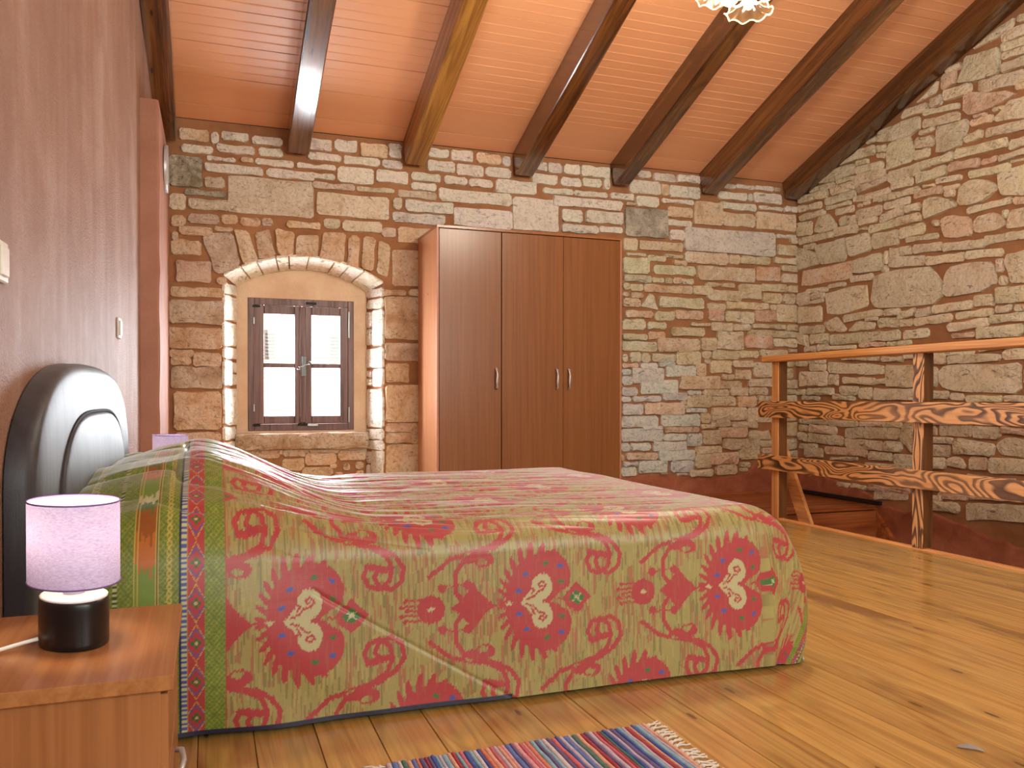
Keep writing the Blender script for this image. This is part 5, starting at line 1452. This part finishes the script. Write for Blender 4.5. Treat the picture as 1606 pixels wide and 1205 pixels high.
for v_ in range(4):
    bm = bmesh.new()
    for s_ in range(4):
        a_ = rnd.uniform(-.5, .5)
        pts = [(0, 0, .004), (.010, .001 * s_, .008), (.020, a_ * .008, .006)]
        for q_ in range(3): pts.append((.028 + q_ * .009, a_ * (.014 + .008 * q_) + rnd.uniform(-.003, .003), .004 + rnd.uniform(0, .004)))
        tube(bm, pts, .0018, 4)
    bmesh.ops.create_icosphere(bm, subdivisions=1, radius=.0055, matrix=Matrix.Translation((.012, 0, .006)))
    me_ = bpy.data.meshes.new('tassel'); bm.to_mesh(me_); bm.free(); me_.materials.append(fm); me_.shade_smooth(); tm.append(me_)
for sd in (1, -1):
    y_ = -.315
    while y_ < .32:
        o = meshobj('tassel', tm[rnd.randrange(4)], fm, rug, (sd * .316, y_, 0))
        o.rotation_euler = (0, 0, (0 if sd > 0 else math.pi) + rnd.uniform(-.3, .3))
        y_ += .021

# small curled flake lying on the boards
V = [(-.028, -.006, .001), (-.01, -.010, .004), (.012, -.008, .006), (.030, -.002, .002), (-.026, .006, .002), (-.008, .008, .009), (.012, .007, .008), (.024, .006, .003)]
o = pyobj('paint_flake', V, [(0, 1, 5, 4), (1, 2, 6, 5), (2, 3, 7, 6)], plain('grey_flake', (150, 150, 150), .7), None, (1.628, 1.408, 0), True)
o.rotation_euler = (0, 0, R(-55))
tag(o, 'small grey paint flake lying alone on the floorboards near the lower right corner', 'debris')

# ================================================================== OUTSIDE THE WINDOW
hs = empty('neighbour_house', (2, 12.3, -2.8), 'bright white house with louvred shutters seen through the small window', 'house')
box('facade', -14, 10, -.1, 2.0, 0, 6.2, M['facade'], hs, 0)
box('eaves', -14.2, 10.2, -.5, 2.4, 6.2, 6.4, M['tile'], hs, .02)
for (x0, z0) in ((-1.24, 4.13), (-.345, 4.10)):
    sh = box('shutter', x0, x0 + .155, -.15, -.101, z0, z0 + .42, M['shutter'], hs, .004)
    for k in range(8):
        bm = bmesh.new(); bm_box(bm, -.06, .06, -.012, .004, 0, .018, 0)
        o = bmobj('slat', bm, M['shutter'], sh, (0, -.024, .03 + k * .047)); o.rotation_euler = (R(25), 0, 0)
dp = bmesh.new(); tube(dp, [(-.55, -.16, 3.9), (-.55, -.16, 6.2)], .03, 8); bmobj('downpipe', dp, M['facade'], hs)
an = empty('low_outbuilding', (1.0, 11.0, -2.8), 'low outbuilding with a tiled roof below the white house', 'building')
box('wall', -5, 5, -1.1, 1.1, 0, 3.25, M['facade'], an, 0)
for r_ in range(7):
    V, F = [], []
    for k in range(81):
        x_ = -5 + k * .125
        zz = .018 * abs(math.sin(k * math.pi / 2))
        V += [(x_, -1.25 + r_ * .34, 3.18 + r_ * .10 + zz), (x_, -1.25 + (r_ + 1) * .34 + .05, 3.18 + (r_ + 1) * .10 + zz + .015)]
    for k in range(80): F.append((2 * k, 2 * k + 2, 2 * k + 3, 2 * k + 1))
    pyobj('tile_row', V, F, M['tile'], an)
tag(pyobj('terrain', [(-25, 6.4, -2.8), (25, 6.4, -2.8), (25, 40, -2.8), (-25, 40, -2.8)], [(0, 1, 2, 3)], M['ground']), kind='structure')
rnd = random.Random(3)
sv, sf = [], []
for k in range(2600):
    c_ = Vector((rnd.gauss(.9, 1.2), 9.0 + rnd.uniform(-.5, .5), -2.8 + rnd.uniform(.1, 3.0) ** 1.0))
    a_ = Vector((rnd.uniform(-1, 1), rnd.uniform(-1, 1), rnd.uniform(-1, 1))).normalized() * .05
    b_ = a_.cross(Vector((rnd.uniform(-1, 1), rnd.uniform(-1, 1), rnd.uniform(-1, 1)))).normalized() * .035
    n_ = len(sv); sv += [c_ - a_, c_ + b_, c_ + a_, c_ - b_]; sf.append((n_, n_ + 1, n_ + 2, n_ + 3))
hd = pyobj('shrub', [v - Vector((.9, 9, -2.8)) for v in sv], sf, M['leaf'], None, (.9, 9, -2.8))
tag(hd, 'pale green leafy shrub in the sunlit garden below the small window', 'shrub')
